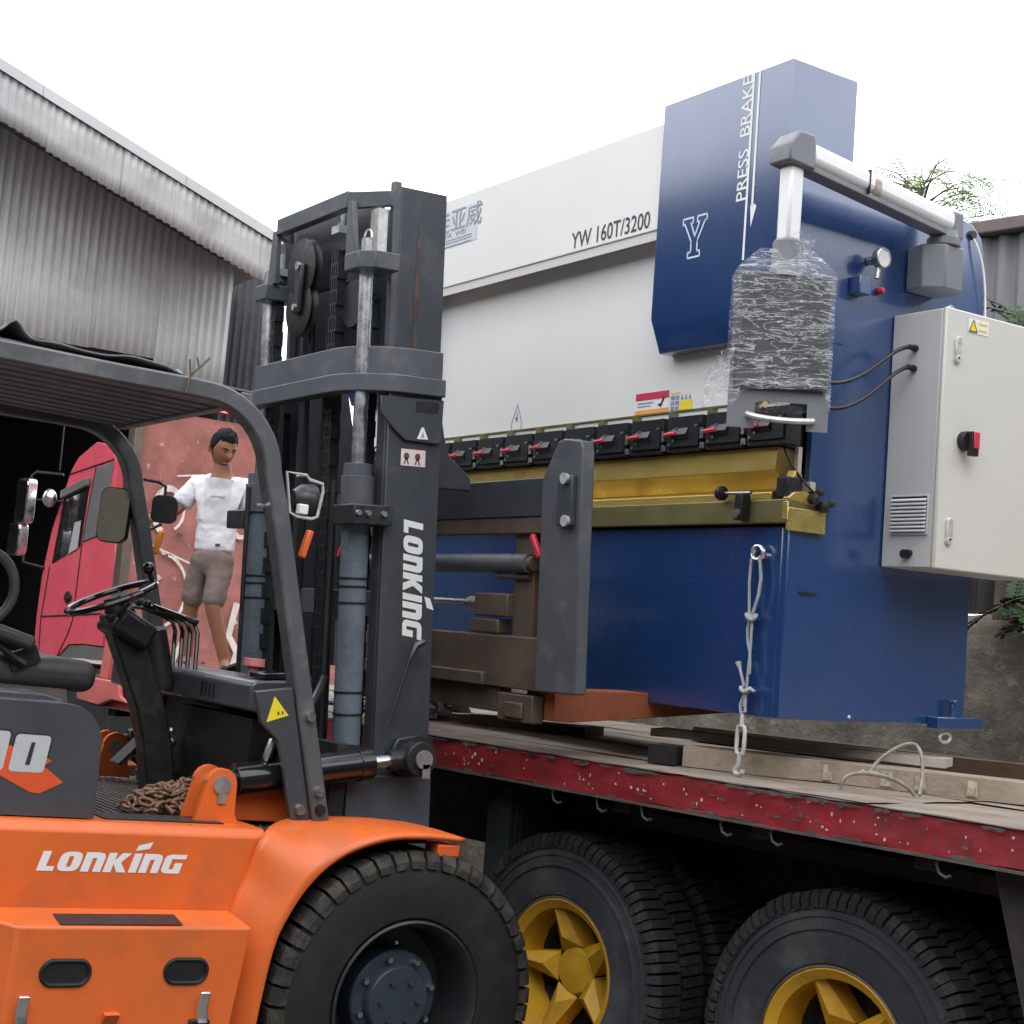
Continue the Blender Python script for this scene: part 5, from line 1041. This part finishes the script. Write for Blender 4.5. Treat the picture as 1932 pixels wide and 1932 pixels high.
H('turnbuckle', B().tube([(-.030,-.016,-.700),(-.033,-.016,-.715),(-.033,-.016,-.79),(-.028,-.016,-.806),(-.014,-.016,-.812),(.0,-.016,-.806),(.005,-.016,-.79),(.005,-.016,-.715),(.0,-.016,-.700),(-.014,-.016,-.694)], .0075, 8, True).tube([(-.014,-.016,-.64),(-.014,-.016,-.70)], [.006,.010], 8), hookw)
bpy.data.objects[tbk.children[-1].name].scale = (1, 1, 1)
H('hook', B().tube([(-.014,-.016,-.806),(-.016,-.016,-.85),(-.034,-.016,-.872),(-.030,-.016,-.888),(-.006,-.018,-.890),(.010,-.02,-.878),(.010,-.02,-.870)], .0085, 8), hookw)
# timber on the deck
def plank(name, a, b_, w, z0, z1, m, label, bev=.004, cat='timber'):
    a, b_ = Vector((*a, 0)), Vector((*b_, 0)); d = (b_-a); L_ = d.length; ang = math.atan2(d.y, d.x)
    R = TF @ Matrix.Translation((a.x, a.y, z0)) @ Matrix.Rotation(ang, 4, 'Z')
    def gf(u, v): return None
    bb = B(); nx = 24
    for i in range(nx+1):
        x = L_*i/nx
        for yy, zz in ((0,0),(w,0),(w,z1-z0),(0,z1-z0)): bb.v.append(Vector((x, yy+.005*noise.noise(Vector((x*3,yy*9,z0))), zz+.004*noise.noise(Vector((x*4,zz*20,yy*5+a.x))))))
    bb.f = [(i*4+k, i*4+(k+1) % 4, i*4+4+(k+1) % 4, i*4+4+k) for i in range(nx) for k in range(4)]+[(3,2,1,0), tuple(range(4*nx, 4*nx+4))]
    o = link(name, bb.mesh(name, smooth=30), m); o.matrix_world = R
    return tag(o, label, cat, 'timbers lying on the flatbed deck')
plank('timber_beam', (.43,.14), (2.7,1.20), .19, 1.356, 1.428, wood, 'long grey timber beam lying on the deck in front, pale marks along its side')
plank('timber_plank', (.02,.42), (1.08,.86), .20, 1.430, 1.462, woodp, 'pale short plank resting on the long timber beam')
plank('timber_block', (.335,.055), (.43,.10), .20, 1.357, 1.424, pm('black_timber', (.012,.010,.009), .9), 'black end block against the long timber beam', cat='timber')
plank('dark_timber', (-.7,1.55), (2.9,2.25), .14, 1.357, 1.425, woodd, 'dark brown timber at the far side of the deck')
plank('packing_board', (-1.35,.60), (-.75,.85), .25, 1.357, 1.395, woodd, 'dark packing board on the deck below the fork')
tbm = bpy.data.objects['timber_beam']; ROOTW[tbm] = tbm.matrix_world.copy()
for i in range(10):
    x0 = .48+.19*i+random.uniform(-.05,.05); w0 = random.uniform(.02, .05)
    obj('pale_mark', B().add([(x0,-.0075,.010),(x0+w0,-.0075,.008),(x0+w0*.9,-.0075,.064),(x0+w0*.1,-.0075,.062)], [(0,1,2,3)]), pm('pale_wood_mark', (.42,.36,.28), .9, var=.3, vs=20, fleck=((.28,.22,.16), .5, 30)) if i == 0 else bpy.data.materials['pale_wood_mark'], tbm, tbm.matrix_world, smooth=0)
# bent wire sling on the deck
wl = B().tube(bez((1.15,.10,1.362),(1.155,.09,1.425),(1.19,.15,1.425),(1.215,.20,1.42), 10)+bez((1.215,.20,1.42),(1.25,.25,1.415),(1.28,.28,1.40),(1.30,.31,1.362), 8)[1:], .007, 7)
wl.tube(bez((1.17,.24,1.42),(1.16,.26,1.46),(1.22,.36,1.545),(1.25,.38,1.525), 10)+bez((1.25,.38,1.525),(1.28,.39,1.50),(1.30,.36,1.43),(1.315,.315,1.364), 8)[1:], .0065, 7)
wl.ball((1.19,.16,1.424), .011, 8, 6).tube([(1.17,.24,1.42),(1.19,.20,1.425),(1.22,.21,1.425)], .006, 6)
solo('wire_sling', wl, wirem, TF, (1.2,.2,1.356), 'bent wire sling standing on the deck beside the timber', 'sling')
# rags and litter on the deck left of the fork
rg = thing('rag_pile', 'pile of rags and rubbish on the deck behind the mast', 'rags', TF @ Matrix.Translation((-1.9,.75,1.356)))
rr3 = random.Random(9)
for i in range(16):
    cx, cy = -1.95+rr3.uniform(-.5,.45), .75+rr3.uniform(-.3,.4); s_ = rr3.uniform(.05,.13); sd = i*3.7
    def rf_(u, v):
        a, t_ = 2*math.pi*u, math.pi*v; k = s_*(1+.7*noise.noise(Vector((math.cos(a)*2+sd, math.sin(a)*2, v*4))))
        return (cx+k*math.cos(a)*math.sin(t_)*1.3, cy+k*math.sin(a)*math.sin(t_), 1.357+max(0, k*.75*math.cos(t_)*(.6+.4*math.sin(sd)))+.01*i*.2)
    obj('rag', B().grid(rf_, 16, 10), [gunk, woodp, inkw, slipper, gunk][i % 5], rg, TF)
solo('blue_sheet', B().grid(lambda u, v: (-4.94+.26*u, 1.76+.28*u, 1.36+.16*v+.02*math.sin(5*u)), 8, 4), bluecloth, TF, (-4.8,1.9,1.36), 'blue plastic sheet standing on the deck behind the man', 'sheet')
thick(bpy.data.objects['blue_sheet'], .01)
# tarpaulin strip lying on the guard roof, with a twig
def tf(u, v):
    y = -2.1+1.12*u; z = 2.499+.006*math.sin(4*u)+(.055*math.exp(-((u-.50)/.030)**2)+.020*math.exp(-((u-.88)/.10)**4))*v+.008*noise.noise(Vector((u*9, v*4, 0)))
    return (.50+.30*v+.02*math.sin(11*u), y, z)
tp_ = solo('roof_tarpaulin', B().grid(tf, 70, 12), tarp, FF, (.6,-1.4,2.5), 'folded grey tarpaulin lying on the forklift roof edge', 'tarpaulin'); thick(tp_, .006)
tw_ = B().tube([(.845,-.99,2.43),(.85,-.985,2.49),(.85,-.95,2.53),(.84,-.925,2.56)], .004, 5).tube([(.85,-.985,2.49),(.85,-.995,2.54)], .003, 4).tube([(.85,-.96,2.52),(.86,-.975,2.55)], .003, 4)
solo('twig', tw_, bark, FF, (.85,-.98,2.46), 'small bare twig caught on the forklift roof rail', 'twig')
# ------------------------------------------------------------------ man standing on the deck
MW = Matrix.Translation((-9.90, 4.33, 1.357)) @ Matrix.Rotation(rad(56), 4, 'Z') @ Matrix.Scale(.96, 4)      # x = right as seen from the yard, y = away
man = thing('person', 'man in white t-shirt and brown shorts standing on the flatbed, looking down', 'person', MW)
def skinmesh(name, joints, edges, m, root, sub=2, smooth=True):
    me = bpy.data.meshes.new(name); names = list(joints); ix = {n: i for i, n in enumerate(names)}
    me.from_pydata([joints[n][0] for n in names], [(ix[a], ix[b_]) for a, b_ in edges], [])
    o = link(name, me, m, man); md = o.modifiers.new('skin', 'SKIN'); md.use_smooth_shade = True
    for n in names:
        sv = me.skin_vertices[0].data[ix[n]]; r = joints[n][1]; sv.radius = r if isinstance(r, tuple) else (r, r); sv.use_root = (n == root)
    s2 = o.modifiers.new('sub', 'SUBSURF'); s2.levels = sub; s2.render_levels = sub; return o
J = {'pel': ((-.10,.0,.88),(.115,.085)), 'wst': ((-.10,.0,1.05),(.11,.08)), 'chs': ((-.10,.0,1.26),(.155,.11)), 'shc': ((-.095,.0,1.37),(.07,.06)), 'nek': ((-.095,-.015,1.47),.068), 'hdb': ((-.10,-.035,1.56),.068),
     'sR': ((-.26,.0,1.34),.046), 'eR': ((-.40,-.04,1.15),.047), 'wR': ((-.62,-.14,1.05),.032),
     'sL': ((.07,.0,1.34),.046), 'eL': ((.16,.02,1.12),.047), 'wL': ((.20,-.10,.90),.032),
     'hR': ((-.18,.02,.84),.088), 'kR': ((-.24,.06,.50),.062), 'aR': ((-.25,.16,.09),.040), 'tR': ((-.22,.02,.03),.036),
     'hL': ((-.03,-.01,.84),.088), 'kL': ((-.06,-.10,.50),.062), 'cL': ((.0,-.06,.32),.056), 'aL': ((.06,-.02,.09),.040), 'tL': ((.10,-.16,.03),.036)}
Ed = [('pel','wst'),('wst','chs'),('chs','shc'),('shc','nek'),('nek','hdb'),('shc','sR'),('sR','eR'),('eR','wR'),('shc','sL'),('sL','eL'),('eL','wL'),('pel','hR'),('hR','kR'),('kR','aR'),('aR','tR'),('pel','hL'),('hL','kL'),('kL','cL'),('cL','aL'),('aL','tL')]
for s, w_, d_ in (('R', Vector((-.62,-.14,1.05)), Vector((-.9,-.35,-.35)).normalized()), ('L', Vector((.20,-.10,.90)), Vector((.15,-.5,-.85)).normalized())):
    up_ = Vector((0,0,1)); sd_ = d_.cross(up_).normalized(); nn = sd_.cross(d_)
    J['p'+s] = (tuple(w_+d_*.05), .030); Ed.append(('w'+s, 'p'+s))
    for k, (off, ln) in enumerate(((-.030,.075),(-.010,.085),(.010,.08),(.030,.06))):
        b0 = w_+d_*.085+sd_*off; b1 = b0+d_*ln*.55-nn*.008; b2 = b1+d_*ln*.45-nn*.03
        for q, pp_ in enumerate((b0, b1, b2)): J[f'{s}f{k}{q}'] = (tuple(pp_), .0105-.001*q)
        Ed += [('p'+s, f'{s}f{k}0'), (f'{s}f{k}0', f'{s}f{k}1'), (f'{s}f{k}1', f'{s}f{k}2')]
    b0 = w_+d_*.04-sd_*.035; b1 = b0+d_*.035-sd_*.02; b2 = b1+d_*.03-nn*.01
    for q, pp_ in enumerate((b0, b1, b2)): J[f'{s}t{q}'] = (tuple(pp_), .0115-.001*q)
    Ed += [('p'+s, f'{s}t0'), (f'{s}t0', f'{s}t1'), (f'{s}t1', f'{s}t2')]
body_ = skinmesh('body', J, Ed, skin, 'pel', 3)
# head turned to the right and looking down
HM = MW @ Matrix.Translation((-.10,-.05,1.630)) @ Matrix.Rotation(rad(38), 4, 'Z') @ Matrix.Rotation(rad(24), 4, 'X') @ Matrix.Scale(1.13, 4)     # face along -y
def headf(u, v):
    a, t_ = 2*math.pi*u, math.pi*v
    d = Vector((math.sin(t_)*math.sin(a), -math.sin(t_)*math.cos(a), math.cos(t_)))
    p = Vector((d.x*.076, d.y*.098, d.z*.122))
    if d.z < 0: p.x *= 1+.22*d.z; p.y = p.y*(1+.10*d.z)-.012*(-d.z)          # jaw
    if d.y < 0: p.y *= 1-.04*abs(d.x)
    f = max(0, -d.y)**3
    g = lambda x0, z0, sx, sz: math.exp(-((p.x-x0)/sx)**2-((p.z-z0)/sz)**2)*f
    p.y -= .026*g(0,-.022,.013,.020)+.014*g(0,.0,.010,.024)                  # nose
    p.y += .012*(g(.031,.012,.017,.010)+g(-.031,.012,.017,.010))              # eye sockets
    p.y -= .007*(g(.031,.030,.024,.008)+g(-.031,.030,.024,.008))              # brows
    p.y -= .008*g(0,-.060,.024,.006)+.007*g(0,-.074,.020,.006)-.006*g(0,-.067,.024,.003)   # lips
    p.y -= .010*g(0,-.10,.024,.016)                                           # chin
    p.y -= .004*(g(.042,-.015,.018,.018)+g(-.042,-.015,.018,.018))
    return p
hd = obj('head', B().grid(headf, 64, 48), skin, man, HM, smooth=80)
ear = B()
for s in (-1, 1):
    ear.grid(lambda u, v: Vector((s*(.074+.014*math.sin(math.pi*v)*(.4+.6*abs(math.cos(math.pi*u)))), .012+.020*math.cos(2*math.pi*u)*math.sin(math.pi*v), -.008+.034*math.sin(2*math.pi*u)*math.sin(math.pi*v))), 14, 6)
obj('ears', ear, skin, hd, HM)
eb = B()
for s in (-1, 1): eb.ball((s*.031,-.0785,.010), (.012,.007,.0042), 12, 8)
obj('eyes', eb, eyem, hd, HM)
ib = B()
for s in (-1, 1): ib.ball((s*.033,-.0865,.009), (.0055,.003,.0040), 10, 6)
obj('irises', ib, hairm, hd, HM)
eyb = B()
for s in (-1, 1): eyb.tube([(s*.014,-.096,.030),(s*.031,-.094,.034),(s*.048,-.082,.029)], [.003,.0035,.002], 6)
obj('eyebrows', eyb, hairm, hd, HM)
obj('lips', B().tube([(-.022,-.088,-.066),(-.008,-.0985,-.063),(.0,-.0985,-.0645),(.008,-.0985,-.063),(.022,-.088,-.066)], [.002,.0045,.004,.0045,.002], 6), pm('lip', (.25,.09,.07), .45), hd, HM)
def hairf(u, v):
    a = 2*math.pi*u; c = math.cos(a)
    zl = .070 if c > .45 else .070-.085*(.45-c)/.40 if c > .05 else -.015-.045*(.05-c)/1.05
    zl += .010*noise.noise(Vector((a*4, 0, 1)))
    t_ = v*math.acos(max(-.9, min(.95, zl/.122)))
    d = Vector((math.sin(t_)*math.sin(a), -math.sin(t_)*math.cos(a), math.cos(t_)))
    p = Vector((d.x*.076, d.y*.098, d.z*.122))
    if d.z < 0: p.x *= 1+.22*d.z; p.y = p.y*(1+.10*d.z)-.012*(-d.z)
    off = (.020*(1-v**4)*(.65+.35*max(0, c)+.3*max(0, d.z))+.0015)*(1+.5*noise.noise(Vector((p.x*45, p.y*45, p.z*30))))
    return p+d*off
obj('hair', B().grid(hairf, 56, 26), hairm, man, HM, smooth=70)
# t-shirt and shorts follow the body, with folds
def cloth(name, joints, edges, m, root, amp, sc):
    o = skinmesh(name, joints, edges, m, root, 4)
    tx = bpy.data.textures.new(name, 'CLOUDS'); tx.noise_scale = sc; dm = o.modifiers.new('folds', 'DISPLACE'); dm.texture = tx; dm.strength = amp; dm.texture_coords = 'LOCAL'; return o
TJ = {'hem': ((-.10,.0,.85),(.168,.122)), 'h2': ((-.10,.0,.94),(.160,.118)), 'w': ((-.10,.0,1.07),(.152,.115)), 'c': ((-.10,.0,1.26),(.172,.125)), 's': ((-.095,.0,1.395),(.130,.098)), 'n': ((-.09,-.006,1.445),(.074,.066)),
      'R': ((-.26,.0,1.355),.088), 'R2': ((-.345,-.022,1.25),.082), 'R3': ((-.375,-.035,1.185),.084), 'L': ((.075,.0,1.355),.088), 'L2': ((.125,.008,1.25),.082), 'L3': ((.145,.012,1.185),.084)}
ts = cloth('t_shirt', TJ, [('hem','h2'),('h2','w'),('w','c'),('c','s'),('s','n'),('s','R'),('R','R2'),('R2','R3'),('s','L'),('L','L2'),('L2','L3')], tee, 'c', .026, .085)
SJ = {'w': ((-.10,.0,.92),(.155,.115)), 'p': ((-.10,.0,.84),(.160,.122)), 'R': ((-.180,.02,.76),.100), 'R2': ((-.225,.045,.60),.090), 'R3': ((-.24,.058,.46),(.092,.088)), 'L': ((-.040,-.02,.76),.100), 'L2': ((-.045,-.065,.60),.092), 'L3': ((-.055,-.095,.46),(.096,.09))}
cloth('shorts', SJ, [('w','p'),('p','R'),('R','R2'),('R2','R3'),('p','L'),('L','L2'),('L2','L3')], shorts_m, 'p', .018, .09)
decal('shirt_print', text_b('LE SSERAFIM', .011, 1.2) if False else rect(.10, .008), inkg, man, MW, (-.135,-.128,1.27), (1,0,0), (0,0,1), .016)
decal('shirt_label', rect(.034, .022), inkk, man, MW, (-.07,-.122,.915), (1,0,0), (0,0,1), .020)
obj('slippers', B().obox((.08,-.12,.012), (.09,.25,.024)).obox((-.235,.06,.012), (.09,.25,.024)).tube([(.04,-.12,.03),(.08,-.15,.075),(.125,-.12,.03)], .012, 6).tube([(-.275,.04,.03),(-.235,.02,.075),(-.19,.04,.03)], .012, 6), slipper, man, MW, bevel=.008)
